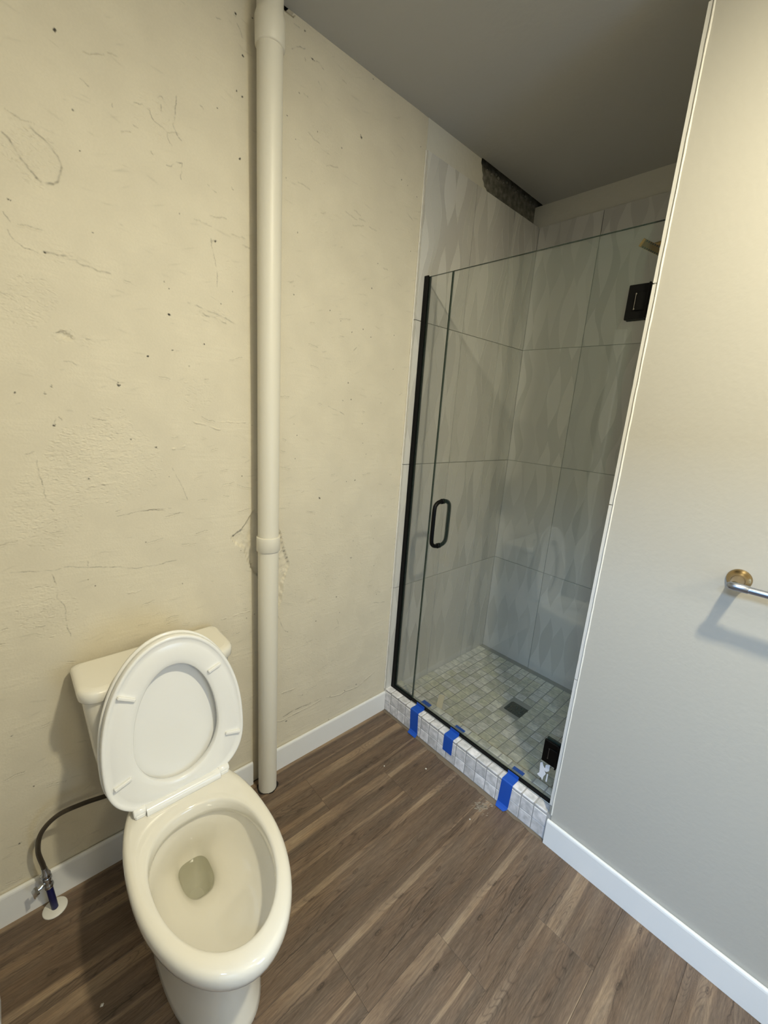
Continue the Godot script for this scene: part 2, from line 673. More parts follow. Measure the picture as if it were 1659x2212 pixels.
func noise_bytes(w: int, h: int, freq: float, oct: int, rseed: int, from_w := 0) -> PackedByteArray:
	var n := FastNoiseLite.new()
	n.seed = rseed
	n.noise_type = FastNoiseLite.TYPE_SIMPLEX
	n.frequency = freq
	n.fractal_octaves = oct
	var im := n.get_image(from_w if from_w else w, h)
	im.convert(Image.FORMAT_L8)
	if from_w:
		im.resize(w, h, Image.INTERPOLATE_CUBIC)
	return im.get_data()


func build_plaster_wall() -> void:
	var wall := structure("wall_left", "old painted plaster wall with cracks and pits, tiled inside the shower")
	var n1 := noise_bytes(TW, TH, 0.028, 3, 41)
	var n2 := noise_bytes(TW, TH, 0.16, 3, 42)
	var n3 := noise_bytes(TW, TH, 0.06, 3, 43, 150)
	var n4 := noise_bytes(TW, TH, 0.007, 3, 44)
	var total := TW * TH
	H.resize(total)
	A.resize(total)
	for i in total:
		var rough := n4[i] / 255.0
		rough = clampf((rough - 0.42) * 4.0, 0.0, 1.0)
		H[i] = 0.5 + (n1[i] * 0.000028 + n2[i] * 0.00005 * (0.4 + rough) + n3[i] * 0.00016 * rough)
		A[i] = 230 + (n4[i] >> 5) + (n2[i] >> 6)
	# pits and nail holes: photograph x, y, size in pixels, shade of depth and bare holes painted dark
	for p in [[117, 63, 5, 0.9], [171, 325, 2, 0.7], [518, 342, 4, 0.9], [464, 521, 4, 0.8], [365, 679, 5, 0.85], [441, 743, 3, 0.9], [372, 756, 2.5, 0.9], [524, 119, 4, 0.9], [511, 195, 3, 0.8], [523, 208, 4, 0.6], [319, 769, 4, 0.85], [255, 832, 5, 0.85], [116, 919, 4, 0.8], [191, 1034, 3, 0.7], [337, 966, 4, 0.6], [110, 835, 4, 0.3], [96, 850, 4, 0.3], [31, 848, 3.5, 0.5], [780, 296, 6, 0.75], [675, 127, 4, 0.8], [620, 249, 2.5, 0.7], [638, 300, 2, 0.6], [738, 319, 3, 0.6], [635, 636, 3, 0.6], [713, 670, 2.5, 0.85], [736, 693, 2, 0.8], [760, 717, 2.5, 0.85], [784, 711, 3, 0.85], [851, 724, 2.5, 0.85], [849, 797, 2.5, 0.6], [752, 827, 4, 0.5], [641, 940, 2.5, 0.8], [766, 1037, 3.5, 0.9], [748, 1040, 2.5, 0.7], [690, 1076, 6, 0.6], [758, 1205, 4, 0.5], [823, 870, 2.5, 0.6], [733, 1323, 2.5, 0.85], [744, 1492, 3.5, 0.9], [769, 1478, 4, 0.7], [653, 1501, 2.5, 0.8], [618, 1558, 6, 0.5], [867, 388, 3, 0.8], [880, 400, 2.5, 0.5], [900, 425, 3, 0.6], [24, 1590, 3, 0.4], [41, 1822, 3.5, 0.7], [658, 66, 3, 0.8], [505, 1158, 4, 0.8], [520, 1189, 2, 0.8], [508, 28, 4, 0.8], [17, 430, 3, 0.6], [96, 545, 3.5, 0.6], [354, 608, 3.5, 0.2], [740, 865, 4, 0.2], [806, 1163, 2, 0.7], [545, 38, 3, 0.5]]:
		var c := wall_pixel(p[0], p[1])
		var way := rng.randf() * PI
		dab(c, p[2] * 0.55, p[2] * 0.38, way, 0.014 * p[2] * p[3], p[3] * 0.75)
		for q in 3:
			var off := Vector2(rng.randfn(0.0, 0.45), rng.randfn(0.0, 0.35)) * float(p[2])
			dab(c + off, p[2] * rng.randf_range(0.15, 0.4), p[2] * rng.randf_range(0.12, 0.25), rng.randf() * PI, 0.01 * p[2], p[3] * rng.randf_range(0.2, 0.7))
		dab(c + Vector2(0, p[2] * 0.9), p[2] * 0.9, p[2] * 0.4, way, -0.012, 0.0)
	# cracks
	var lines := [
		[[289, 220], [306, 223], [323, 237], [333, 261], [361, 285], [366, 307], [371, 316]],
		[[381, 206], [378, 234], [373, 268], [381, 289], [393, 304]],
		[[340, 210], [350, 208], [359, 225]], [[347, 225], [349, 244]], [[287, 268], [293, 272], [299, 275]],
		[[359, 356], [369, 359], [381, 349], [393, 352], [392, 371], [391, 388]],
		[[172, 168], [192, 187]], [[242, 222], [244, 232]], [[432, 226], [440, 237]], [[325, 325], [332, 335]], [[448, 398], [468, 416]], [[500, 404], [505, 411]],
		[[79, 994], [81, 1010], [89, 1037], [98, 1075], [115, 1105]],
		[[20, 1237], [78, 1235], [111, 1233], [135, 1225], [189, 1226], [236, 1225], [294, 1228], [337, 1221], [381, 1210]],
		[[253, 1115], [304, 1103], [354, 1102], [364, 1110], [398, 1107]], [[300, 1106], [330, 1100], [370, 1098]],
		[[371, 1010], [388, 1041], [405, 1080]], [[172, 1213], [189, 1212], [190, 1225]],
		[[111, 1240], [121, 1267], [121, 1291], [138, 1307], [142, 1341], [152, 1375]], [[92, 1315], [115, 1322]], [[75, 1354], [98, 1351]],
		[[15, 495], [22, 510], [30, 517]], [[22, 480], [5, 455]], [[30, 520], [50, 535], [70, 540], [82, 548]],
		[[687, 175], [694, 184], [696, 197]], [[738, 170], [749, 180]], [[670, 122], [676, 129], [690, 135], [700, 150]], [[630, 105], [640, 100], [660, 104]], [[658, 124], [660, 133]], [[655, 200], [666, 210]],
		[[504, 30], [510, 38]], [[512, 50], [521, 70], [524, 82]], [[466, 36], [478, 41]],
		[[709, 877], [725, 885], [744, 896]], [[764, 757], [771, 750]], [[727, 1338], [730, 1348]],
		[[600, 1330], [606, 1345], [612, 1360], [622, 1366]], [[830, 1300], [806, 1302]],
		[[141, 720], [150, 722], [158, 733]], [[120, 718], [136, 716], [141, 722]], [[184, 730], [200, 735]], [[168, 747], [190, 749]],
		[[137, 780], [155, 782], [166, 790]], [[190, 897], [194, 905], [215, 906], [230, 908]], [[126, 900], [134, 908]], [[120, 905], [115, 922]],
		[[455, 515], [459, 540], [467, 580], [468, 620]], [[635, 50], [648, 60]],
	]
	for l in lines:
		crack(l, 0.95, 0.045, 0.18)
	# scrapes and raised edges of old patches
	for l in [[[415, 909], [445, 918], [476, 928]], [[479, 1338], [505, 1330], [540, 1319]], [[277, 1281], [292, 1280], [307, 1274]], [[706, 1506], [735, 1500], [745, 1493], [772, 1483], [789, 1468], [810, 1450]], [[593, 1559], [611, 1556], [640, 1540], [694, 1511]], [[470, 911], [530, 912]], [[372, 970], [400, 962]], [[120, 1012], [160, 1009], [180, 1005]], [[190, 1052], [215, 1046], [250, 1040]], [[600, 1500], [640, 1485]], [[575, 1515], [560, 1525]]]:
		crack(l, 2.2, -0.07, 0.0)
	for l in [[[611, 1549], [631, 1535], [656, 1525], [694, 1509]], [[615, 1546], [640, 1532], [670, 1520]], [[62, 271], [103, 309], [132, 361], [113, 398], [76, 381]], [[76, 381], [34, 326], [0, 282]], [[76, 383], [95, 398], [115, 397]], [[405, 653], [450, 672], [508, 700]], [[430, 672], [470, 690], [490, 700]], [[93, 543], [140, 552], [190, 575], [240, 591]]]:
		crack(l, 1.5, 0.05, 0.10, 6.0)
	# pocked patches
	for p in [[498, 587, 24, 24], [447, 503, 10, 14], [80, 335, 45, 75], [40, 310, 45, 45], [130, 556, 40, 14], [460, 678, 45, 18], [175, 975, 70, 60], [100, 1100, 80, 90], [240, 910, 45, 35], [710, 500, 40, 60], [740, 780, 50, 70], [720, 1180, 70, 90], [680, 1270, 70, 60], [790, 1230, 40, 60], [335, 250, 50, 60], [530, 1175, 22, 45], [605, 1225, 16, 80], [140, 726, 32, 16], [190, 735, 25, 10], [425, 850, 35, 40], [60, 650, 60, 60], [220, 1000, 130, 90], [650, 1420, 80, 60], [100, 1320, 70, 60], [690, 330, 50, 70]]:
		for i in int(p[2] * p[3] / 11.0):
			var a := rng.randf() * TAU
			var q := sqrt(rng.randf())
			var c := wall_pixel(p[0] + cos(a) * q * p[2], p[1] + sin(a) * q * p[3])
			dab(c, rng.randf_range(1.0, 5.0), rng.randf_range(0.8, 1.8), rng.randf_range(-0.6, 0.6), rng.randf_range(-0.035, 0.04), 0.0)
	# short ragged steps of old skim coats
	for i in 150:
		var c := Vector2(rng.randf() * TW, rng.randf_range(0.1, 1.0) * TH)
		var a := rng.randf_range(-0.35, 0.25)
		for q in rng.randi_range(4, 14):
			c += Vector2(cos(a), sin(a)) * rng.randf_range(1.5, 4.0) + Vector2(0, rng.randf_range(-1.6, 1.6))
			if c.x > 2.0 and c.x < TW - 3.0 and c.y < TH - 3.0:
				dab(c, rng.randf_range(1.2, 2.8), rng.randf_range(0.8, 1.5), a, rng.randf_range(0.01, 0.04), 0.06)
				dab(c + Vector2(0, 2.4), 2.4, 1.3, a, -0.022, 0.0)
	# scattered trowel marks over the whole wall
	for i in 900:
		var c := Vector2(rng.randf() * TW, rng.randf() * TH)
		dab(c, rng.randf_range(2.0, 14.0), rng.randf_range(0.8, 2.0), rng.randf_range(-0.5, 0.4), rng.randf_range(-0.018, 0.018), rng.randf() * 0.05)
	for i in 70:
		var c := Vector2(rng.randf() * TW, rng.randf() * TH)
		dab(c, rng.randf_range(0.9, 2.2), rng.randf_range(0.9, 2.0), 0.0, 0.05, rng.randf_range(0.1, 0.55))
	var m := mat(Color(0.895, 0.86, 0.775), 0.62)
	m.albedo_texture = ImageTexture.create_from_image(Image.create_from_data(TW, TH, false, Image.FORMAT_L8, A))
	m.heightmap_enabled = true
	m.heightmap_texture = ImageTexture.create_from_image(Image.create_from_data(TW, TH, false, Image.FORMAT_RF, H.to_byte_array()))
	m.heightmap_scale = 1.5
	m.texture_repeat = false
	# the wall surface: unevenness and the broken patch behind the pipe coupling are real depth
	var broken := PackedVector2Array()
	for p in [[548, 1104], [536, 1124], [522, 1145], [508, 1155], [501, 1159], [510, 1174], [528, 1183], [537, 1213], [548, 1235], [575, 1262], [590, 1290], [598, 1321], [606, 1300], [612, 1255], [624, 1218], [618, 1200], [612, 1182], [605, 1150], [592, 1131], [570, 1112]]:
		var q := on_plane(p[0], p[1], 2, 0.0)
		broken.append(Vector2(q.x, q.y))
	var slot := PackedVector2Array()
	for p in [[609, 6], [614, 20], [628, 30], [636, 38], [634, 30], [622, 18]]:
		var q := on_plane(p[0], p[1], 2, 0.0)
		slot.append(Vector2(q.x, q.y))
	var chip := PackedVector2Array()
	for p in [[122, 722], [136, 716], [146, 719], [158, 731], [150, 735], [138, 730]]:
		var q := on_plane(p[0], p[1], 2, 0.0)
		chip.append(Vector2(q.x, q.y))
	var low := FastNoiseLite.new()
	low.seed = 50
	low.frequency = 1.6
	low.fractal_octaves = 3
	var fine := FastNoiseLite.new()
	fine.seed = 51
	fine.frequency = 30.0
	fine.fractal_octaves = 2
	var nx := 300
	var ny := 520
	var vs := PackedVector3Array()
	var uvs := PackedVector2Array()
	vs.resize((nx + 1) * (ny + 1))
	uvs.resize((nx + 1) * (ny + 1))
	for j in ny + 1:
		for i in nx + 1:
			var x := ROOM_X * (1.0 - float(i) / nx)
			var y := CEIL * float(j) / ny
			var z := low.get_noise_2d(x, y) * 0.0022
			if x > -0.05:
				z *= -x / 0.05
			if y < 0.12:
				z = minf(z, 0.0)
			var p := Vector2(x, y)
			if absf(x + 0.70) < 0.14 and y > 0.7 and y < 1.25 and Geometry2D.is_point_in_polygon(p, broken):
				z -= 0.008 + 0.003 * fine.get_noise_2d(x, y)
			elif y > 2.4 and Geometry2D.is_point_in_polygon(p, slot):
				z -= 0.03
			elif x < -1.0 and Geometry2D.is_point_in_polygon(p, chip):
				z -= 0.005 + 0.003 * fine.get_noise_2d(x, y)
			var k := j * (nx + 1) + i
			vs[k] = Vector3(x, y, z)
			uvs[k] = Vector2(float(i) / nx, 1.0 - float(j) / ny)
	var nrm := PackedVector3Array()
	nrm.resize(vs.size())
	var idx := PackedInt32Array()
	idx.resize(nx * ny * 6)
	var t := 0
	for j in ny + 1:
		for i in nx + 1:
			var k := j * (nx + 1) + i
			var l := vs[k - 1] if i > 0 else vs[k]
			var r := vs[k + 1] if i < nx else vs[k]
			var d := vs[k - nx - 1] if j > 0 else vs[k]
			var u := vs[k + nx + 1] if j < ny else vs[k]
			nrm[k] = (r - l).cross(u - d).normalized()
			if i < nx and j < ny:
				idx[t] = k; idx[t + 1] = k + nx + 1; idx[t + 2] = k + nx + 2
				idx[t + 3] = k; idx[t + 4] = k + nx + 2; idx[t + 5] = k + 1
				t += 6
	var arr := []
	arr.resize(Mesh.ARRAY_MAX)
	arr[Mesh.ARRAY_VERTEX] = vs
	arr[Mesh.ARRAY_NORMAL] = nrm
	arr[Mesh.ARRAY_TEX_UV] = uvs
	arr[Mesh.ARRAY_INDEX] = idx
	var am := ArrayMesh.new()
	am.add_surface_from_arrays(Mesh.PRIMITIVE_TRIANGLES, arr)
	obj("plaster", am, m, wall)
	obj("masonry", slab(Vector3(ROOM_X - 0.12, -0.12, -0.16), Vector3(0.99, CEIL + 0.16, -0.035)), M.concrete, wall)
	# strip of plaster above the shower tile, broken off towards the corner
	var strip := PackedVector2Array([Vector2(-0.002, CEIL + 0.01), Vector2(-0.002, TILE_TOP - 0.02), Vector2(0.415, TILE_TOP - 0.02)])
	for p in [[0.428, 2.486], [0.402, 2.497], [0.392, 2.506], [0.378, 2.509], [0.372, 2.522], [0.361, 2.533], [0.362, 2.548], [0.352, 2.560], [0.349, 2.575], [0.341, 2.585], [0.343, 2.61]]:
		strip.append(Vector2(p[0], p[1]))
	var g := Geo.new()
	g.extrude(strip, Vector3(0, 0, -0.035), Vector3.RIGHT, Vector3.UP, Vector3(0, 0, 0.037))
	obj("plaster_strip", g, M.plaster_plain, wall)
	# rough mortar lumps along the gap under the ceiling, and the bare concrete seen in the hole
	var lump := Geo.new()
	for i in 15:
		var x := 0.36 + 0.49 * i / 14.0 + rng.randf_range(-0.015, 0.015)
		var r := rng.randf_range(0.003, 0.009)
		var o := Vector3(x, CEIL + 0.004 + rng.randf_range(-0.008, 0.012), -0.0345)
		var prof := [[0.0, 0.0], [r, 0.0], [r * 0.9, r * 0.5], [r * 0.5, r * 0.95], [0.0, r * 1.1]]
		lump.lathe(prof, o, Vector3(rng.randf_range(-0.3, 0.3), rng.randf_range(-0.3, 0.3), 1).normalized(), 7)
	obj("mortar_lumps", lump, M.concrete, wall).set_meta("kind", "stuff")
	obj("cavity_cap", slab(Vector3(0.34, CEIL + 0.06, -0.035), Vector3(0.99, CEIL + 0.16, 0.01)), M.concrete, wall)


# ---------------------------------------------------------------- shower wall tiles with leaf-shaped facets
func wave_tile(w: float, h: float, ox: float, oy: float, rseed: int) -> ArrayMesh:
	var g := Geo.new()
	g.smooth = false
	var th := 0.009
	var ny := 22
	var r := RandomNumberGenerator.new()
	var pitch := 0.036
	var first := int(floor(ox / pitch)) - 2
	var count := int(ceil(w / pitch)) + 5
	var line := func(k: int, y: float) -> float:
		r.seed = 1000 + k * 17 + rseed * 101
		var ph := r.randf_range(-0.5, 0.5) + (PI if k % 2 else 0.0)
		var wl := 0.36 + 0.05 * r.randf()
		return (k + 0.5) * pitch + pitch * 0.56 * sin(TAU * (y + oy) / wl + ph) + pitch * 0.12 * sin(TAU * (y + oy) / 0.21 + ph * 3.0)
	for k in range(first, first + count):
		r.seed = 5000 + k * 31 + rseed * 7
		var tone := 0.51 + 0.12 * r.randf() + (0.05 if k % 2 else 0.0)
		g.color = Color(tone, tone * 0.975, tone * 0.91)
		for j in ny:
			var y0 := h * j / ny
			var y1 := h * (j + 1) / ny
			var p := []
			for e in [[k, y0], [k + 1, y0], [k + 1, y1], [k, y1]]:
				var x: float = line.call(e[0], e[1])
				if e[0] == k + 1:
					x = maxf(x, line.call(k, e[1]))
				p.append(clampf(x - ox, 0.0, w))
			if p[1] - p[0] < 1e-5 and p[2] - p[3] < 1e-5:
				continue
			var zl := th
			var zr := th + 0.0012
			g.quad(Vector3(p[0], y0, zr), Vector3(p[3], y1, zr), Vector3(p[2], y1, zl), Vector3(p[1], y0, zl))
			# little step to the next facet
			if p[1] < w - 1e-4:
				g.quad(Vector3(p[1], y0, zl), Vector3(p[2], y1, zl), Vector3(p[2], y1, zr), Vector3(p[1], y0, zr))
	g.color = Color(0.66, 0.65, 0.62)
	var top := th + 0.0006
	g.quad(Vector3(0, 0, 0), Vector3(0, h, 0), Vector3(0, h, top), Vector3(0, 0, top))
	g.quad(Vector3(w, 0, top), Vector3(w, h, top), Vector3(w, h, 0), Vector3(w, 0, 0))
	g.quad(Vector3(0, h, 0), Vector3(w, h, 0), Vector3(w, h, top), Vector3(0, h, top))
	g.quad(Vector3(0, 0, top), Vector3(w, 0, top), Vector3(w, 0, 0), Vector3(0, 0, 0))
	return g.mesh(false)


func build_shower_walls() -> void:
	var gap := 0.0016
	var left: Node3D = get_node("wall_left")
	var rows := [0.04, 0.681, 1.282, 1.889, TILE_TOP]
	obj("grout_bed", slab(Vector3(0.002, 0.0, -0.03), Vector3(SHOWER_D + 0.02, TILE_TOP - 0.004, 0.004)), M.grout, left)
	var cols := [-0.002, 0.32, 0.628, SHOWER_D]
	for i in 3:
		for j in 4:
			var w: float = cols[i + 1] - cols[i] - gap * 2
			var h: float = rows[j + 1] - rows[j] - gap * 2
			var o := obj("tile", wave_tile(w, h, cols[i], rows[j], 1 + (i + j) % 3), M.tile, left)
			o.position = Vector3(cols[i] + gap, rows[j] + gap, 0.002)
	# caulk line at the outer tile edge
	var bead := Geo.new()
	var pts := []
	var rad := []
	for i in 201:
		pts.append(Vector3(-0.0035 + rng.randf_range(-0.0006, 0.0006), 0.122 + (TILE_TOP - 0.122) * i / 200.0, 0.0025))
		rad.append(rng.randf_range(0.0022, 0.0034))
	bead.tube(pts, rad, 7)
	obj("caulk_bead", bead, M.caulk, left)

	var back := structure("wall_back", "tiled back wall of the shower")
	obj("backing", slab(Vector3(SHOWER_D + 0.010, 0.0, -0.035), Vector3(SHOWER_D + 0.12, CEIL, 1.05)), M.plaster_plain, back)
	obj("grout_bed", slab(Vector3(SHOWER_D + 0.004, 0.0, 0.008), Vector3(SHOWER_D + 0.011, TILE_TOP - 0.003, 0.90)), M.grout, back)
	var zc := [0.012, 0.337, 0.645, 0.885]
	var rb := [0.04, 0.681, 1.282, 1.889, TILE_TOP]
	for i in 3:
		for j in 4:
			var w: float = zc[i + 1] - zc[i] - gap * 2
			var h: float = rb[j + 1] - rb[j] - gap * 2
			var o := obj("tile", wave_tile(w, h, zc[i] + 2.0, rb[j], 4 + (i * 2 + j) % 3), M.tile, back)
			o.transform = Transform3D(Basis(Vector3(0, 0, 1), Vector3(0, 1, 0), Vector3(-1, 0, 0)), Vector3(SHOWER_D + 0.009, rb[j] + gap, zc[i] + gap))
	# short end wall of the shower; its tile edges show beside the partition
	var e := structure("wall_end", "tiled end wall of the shower beside the partition")
	obj("backing", slab(Vector3(0.11, 0.0, SHOWER_W + 0.012), Vector3(SHOWER_D + 0.1, CEIL, SHOWER_W + 0.11)), M.plaster_plain, e)
	obj("grout_bed", slab(Vector3(0.0015, 0.0, SHOWER_W + 0.003), Vector3(SHOWER_D + 0.01, TILE_TOP, SHOWER_W + 0.012)), M.grout, e)
	var xc := [-0.001, 0.30, 0.60, SHOWER_D]
	for i in 3:
		for j in 4:
			var w: float = xc[i + 1] - xc[i] - gap * 2
			var h: float = rows[j + 1] - rows[j] - gap * 2
			var lift := 0.12 if i == 0 and j == 0 else 0.0
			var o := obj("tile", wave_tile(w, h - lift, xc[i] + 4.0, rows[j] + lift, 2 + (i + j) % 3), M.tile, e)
			o.transform = Transform3D(Basis(Vector3(-1, 0, 0), Vector3(0, 1, 0), Vector3(0, 0, -1)), Vector3(xc[i + 1] - gap, rows[j] + gap + lift, SHOWER_W + 0.009))
	var cap := slab(Vector3(0.0, TILE_TOP, SHOWER_W + 0.002), Vector3(0.11, CEIL, SHOWER_W + 0.012))
	obj("plaster_strip", cap, M.plaster_plain, e)


func pan_height(x: float, z: float) -> float:
	var d := maxf(absf(x - 0.497) / 0.37, absf(z - 0.48) / 0.44)
	return 0.052 + 0.022 * clampf(d, 0.0, 1.0)


func marble(base: float, green: float, rseed: int) -> StandardMaterial3D:
	var m := mat(Color(base, base * 0.985, base * (0.94 - green)), 0.45)
	m.albedo_texture = noise_tex(256, 0.018, 5, rseed, 0.0, two_tone(Color(0.78, 0.79, 0.78), Color(1, 1, 0.99)))
	m.uv1_triplanar = true
	m.uv1_world_triplanar = true
	m.uv1_scale = Vector3.ONE * 5.0
	return m


func build_shower_floor() -> void:
	var f := structure("floor_shower", "small square stone tiles sloping to the shower drain")
	var g := Geo.new()
	g.smooth = false
	var n := 60
	for i in n:
		for j in n:
			var mx := lerpf(0.105, SHOWER_D + 0.01, (i + 0.5) / n)
			var mz := lerpf(0.0, SHOWER_W + 0.01, (j + 0.5) / n)
			if absf(mx - 0.497) < 0.046 and absf(mz - 0.48) < 0.046:
				continue
			var p := []
			for k in [[0, 0], [0, 1], [1, 1], [1, 0]]:
				var x := lerpf(0.105, SHOWER_D + 0.01, float(i + k[0]) / n)
				var z := lerpf(0.0, SHOWER_W + 0.01, float(j + k[1]) / n)
				p.append(Vector3(x, pan_height(x, z) - 0.0016, z))
			g.quad(p[0], p[3], p[2], p[1])
	obj("grout_bed", g.mesh(false), M.grout, f)
	obj("pan_base", slab(Vector3(0.1, -0.1, -0.02), Vector3(SHOWER_D + 0.1, 0.03, SHOWER_W + 0.02)), M.grout, f)
	M.stones = []
	for k in 7:
		M.stones.append(marble([0.95, 0.89, 0.98, 0.84, 0.92, 0.96, 0.87][k], [0.0, 0.05, 0.02, 0.04, 0.06, 0.0, 0.03][k], 60 + k))
	var pitch := 0.0512
	var meshes := []
	for k in 4:
		rng.seed = 300 + k
		var b := Geo.new()
		var s := 0.0241
		b.box(Vector3(-s + rng.randf() * 0.001, -0.008, -s + rng.randf() * 0.001), Vector3(s - rng.randf() * 0.001, 0, s - rng.randf() * 0.001), 0.0016)
		meshes.append(b.mesh())
	rng.seed = 77
	for i in range(15):
		for j in range(18):
			var x := 0.142 + pitch * i
			var z := 0.036 + pitch * j
			if x > SHOWER_D - 0.015 or z > SHOWER_W - 0.012:
				continue
			if absf(x - 0.497) < 0.070 and absf(z - 0.48) < 0.066:
				continue
			var o := obj("tile", meshes[rng.randi() % 4], M.stones[rng.randi() % 7], f)
			o.position = Vector3(x, pan_height(x, z) + rng.randf_range(0.0, 0.0008), z)
			o.rotation = Vector3((pan_height(x, z + 0.01) - pan_height(x, z - 0.01)) / -0.02 + 0.0, rng.randf_range(-0.02, 0.02), (pan_height(x + 0.01, z) - pan_height(x - 0.01, z)) / 0.02)


func build_curb() -> void:
	var c := thing("shower_curb", "low curb of white marble mosaic tiles across the shower opening", "curb")
	obj("core", slab(Vector3(0.0008, 0.0, 0.001), Vector3(0.108, 0.1195, SHOWER_W + 0.011)), M.grout_light, c)
	rng.seed = 91
	var white := []
	for k in 4:
		white.append(marble([0.93, 0.965, 0.90, 0.98][k], -0.06, 160 + k))
	var pitch := 0.0524
	for k in 17:
		var z0 := 0.002 + pitch * k
		var z1 := minf(z0 + pitch - 0.0036, SHOWER_W + 0.010)
		for r in 2:
			var y0 := 0.004 + 0.0535 * r
			var w := rng.randf_range(0.0, 0.0012)
			obj("tile", slab(Vector3(-0.001 - w, y0, z0), Vector3(0.008, y0 + 0.0503, z1), 0.0013), white[rng.randi() % 4], c)
		# the top: a narrow row in front, two rows inside
		var w2 := rng.randf_range(0.0, 0.001)
		obj("tile", slab(Vector3(0.0, 0.112, z0), Vector3(0.0375, 0.1215 + w2, z1), 0.003), white[rng.randi() % 4], c)
		obj("tile", slab(Vector3(0.0405, 0.112, z0), Vector3(0.0775, 0.1213 + w2, z1), 0.002), M.stones[rng.randi() % 7], c)
		obj("tile", slab(Vector3(0.0805, 0.112, z0), Vector3(0.1155, 0.1213 + w2, z1), 0.003), M.stones[rng.randi() % 7], c)
		obj("tile", slab(Vector3(0.107, 0.066, z0), Vector3(0.1155, 0.1095, z1), 0.002), M.stones[rng.randi() % 7], c)
	# sealant smeared along the foot of the curb
	var pts := PackedVector2Array()
	for i in 41:
		pts.append(Vector2(-0.006 - rng.randf() * 0.012 - (0.010 if i > 10 and i < 32 else 0.0), SHOWER_W * i / 40.0))
	pts.append(Vector2(0.0, SHOWER_W))
	pts.append(Vector2(0.0, 0.0))
	var g := Geo.new()
	g.extrude(pts, Vector3(0, 0.0, 0), Vector3.RIGHT, Vector3.BACK, Vector3(0, 0.0012, 0))
	obj("sealant_smear", g, relief(mat(Color(0.46, 0.41, 0.35), 0.7), 0.1, 0.05, 0.03, 4, 12), c)


func baseboard(called: String, label: String, from: Vector3, to: Vector3, out: Vector3) -> void:
	var prof := [[0.0, 0.0], [0.0, 0.098], [0.0015, 0.1035], [0.004, 0.106], [0.0085, 0.1065], [0.0105, 0.1055], [0.0125, 0.102], [0.0135, 0.097], [0.0135, 0.001], [0.0130, 0.0]]
	var rings := []
	for e in [from, to]:
		var ring := PackedVector3Array()
		for p in prof:
			ring.append(e + out * p[0] + Vector3(0, p[1], 0))
		rings.append(ring)
	var g := Geo.new()
	g.smooth = false
	g.loft(rings)
	var o := obj(called, g, M.trim)
	o.set_meta("kind", "structure")
	o.set_meta("label", label)


func build_baseboards() -> void:
	baseboard("baseboard_left", "white baseboard between the pipe and the shower curb", Vector3(-0.648, 0, 0.0), Vector3(-0.003, 0, 0.0), Vector3.BACK)
	baseboard("baseboard_toilet", "white baseboard behind the toilet", Vector3(ROOM_X, 0, 0.0), Vector3(-0.724, 0, 0.0), Vector3.BACK)
	baseboard("baseboard_right", "white baseboard along the painted partition", Vector3(0, 0, SHOWER_W + 0.006), Vector3(0, 0, ROOM_Z), Vector3.LEFT)


# ---------------------------------------------------------------- lamps of the room
func build_downlight() -> void:
	var at := Vector3(-0.71, CEIL, 1.57)
	var t := thing("ceiling_light", "round white recessed light in the ceiling", "light", at)
	var g := Geo.new()
	g.lathe([[0.050, -0.001], [0.052, -0.005], [0.066, -0.006], [0.070, -0.002], [0.070, 0.0]], Vector3.ZERO, Vector3.UP, 40)
	obj("trim_ring", g, M.trim, t)
	var em := mat(Color(1, 0.95, 0.85), 0.5)
	em.emission_enabled = true
	em.emission = Color(1.0, 0.965, 0.84)
	em.emission_energy_multiplier = 6.0
	var d := Geo.new()
	d.lathe([[0.0, -0.003], [0.050, -0.003], [0.050, -0.0065], [0.0, -0.0065]], Vector3.ZERO, Vector3.UP, 40)
	obj("light_lens", d, em, t)
	var l := AreaLight3D.new()
	l.name = "downlight"
	l.area_size = Vector2(0.09, 0.09)
	l.light_color = Color(1.0, 0.965, 0.84)
	l.light_energy = 3.25
	l.area_range = 8.0
	l.shadow_enabled = true
	t.add_child(l)
	l.position = Vector3(0, -0.009, 0)
	l.rotation = Vector3(-PI / 2, 0, 0)


func build_vanity_light() -> void:
	var t := thing("vanity_light", "brass bar light with four round glowing bulbs on the wall opposite the toilet", "light", Vector3(-1.10, 2.2, ROOM_Z))
	obj("back_plate", slab(Vector3(-0.17, -0.035, -0.025), Vector3(0.17, 0.035, 0.0), 0.004), M.brass, t)
	var em := mat(Color(1, 0.95, 0.85), 0.4)
	em.emission_enabled = true
	em.emission = Color(1.0, 0.965, 0.84)
	em.emission_energy_multiplier = 5.0
	for k in 4:
		var x := -0.1125 + 0.075 * k
		var s := Geo.new()
		s.lathe([[0.022, 0.0], [0.022, 0.03], [0.018, 0.045]], Vector3(x, 0, -0.025), Vector3(0, 0, -1), 20)
		obj("socket", s, M.brass, t)
		var b := Geo.new()
		var prof := []
		for i in 13:
			var a := PI * i / 12.0
			prof.append([0.027 * sin(a), -0.027 * cos(a)])
		b.lathe(prof, Vector3(x, 0, -0.095), Vector3(0, 0, -1), 24)
		obj("light_bulb", b, em, t)
		var l := OmniLight3D.new()
		l.name = "bulb_light"
		l.light_color = Color(1.0, 0.965, 0.84)
		l.light_energy = 0.125
		l.light_size = 0.026
		l.omni_range = 8.0
		l.omni_attenuation = 2.0
		l.shadow_enabled = true
		t.add_child(l, true)
		l.position = Vector3(x, 0, -0.095)


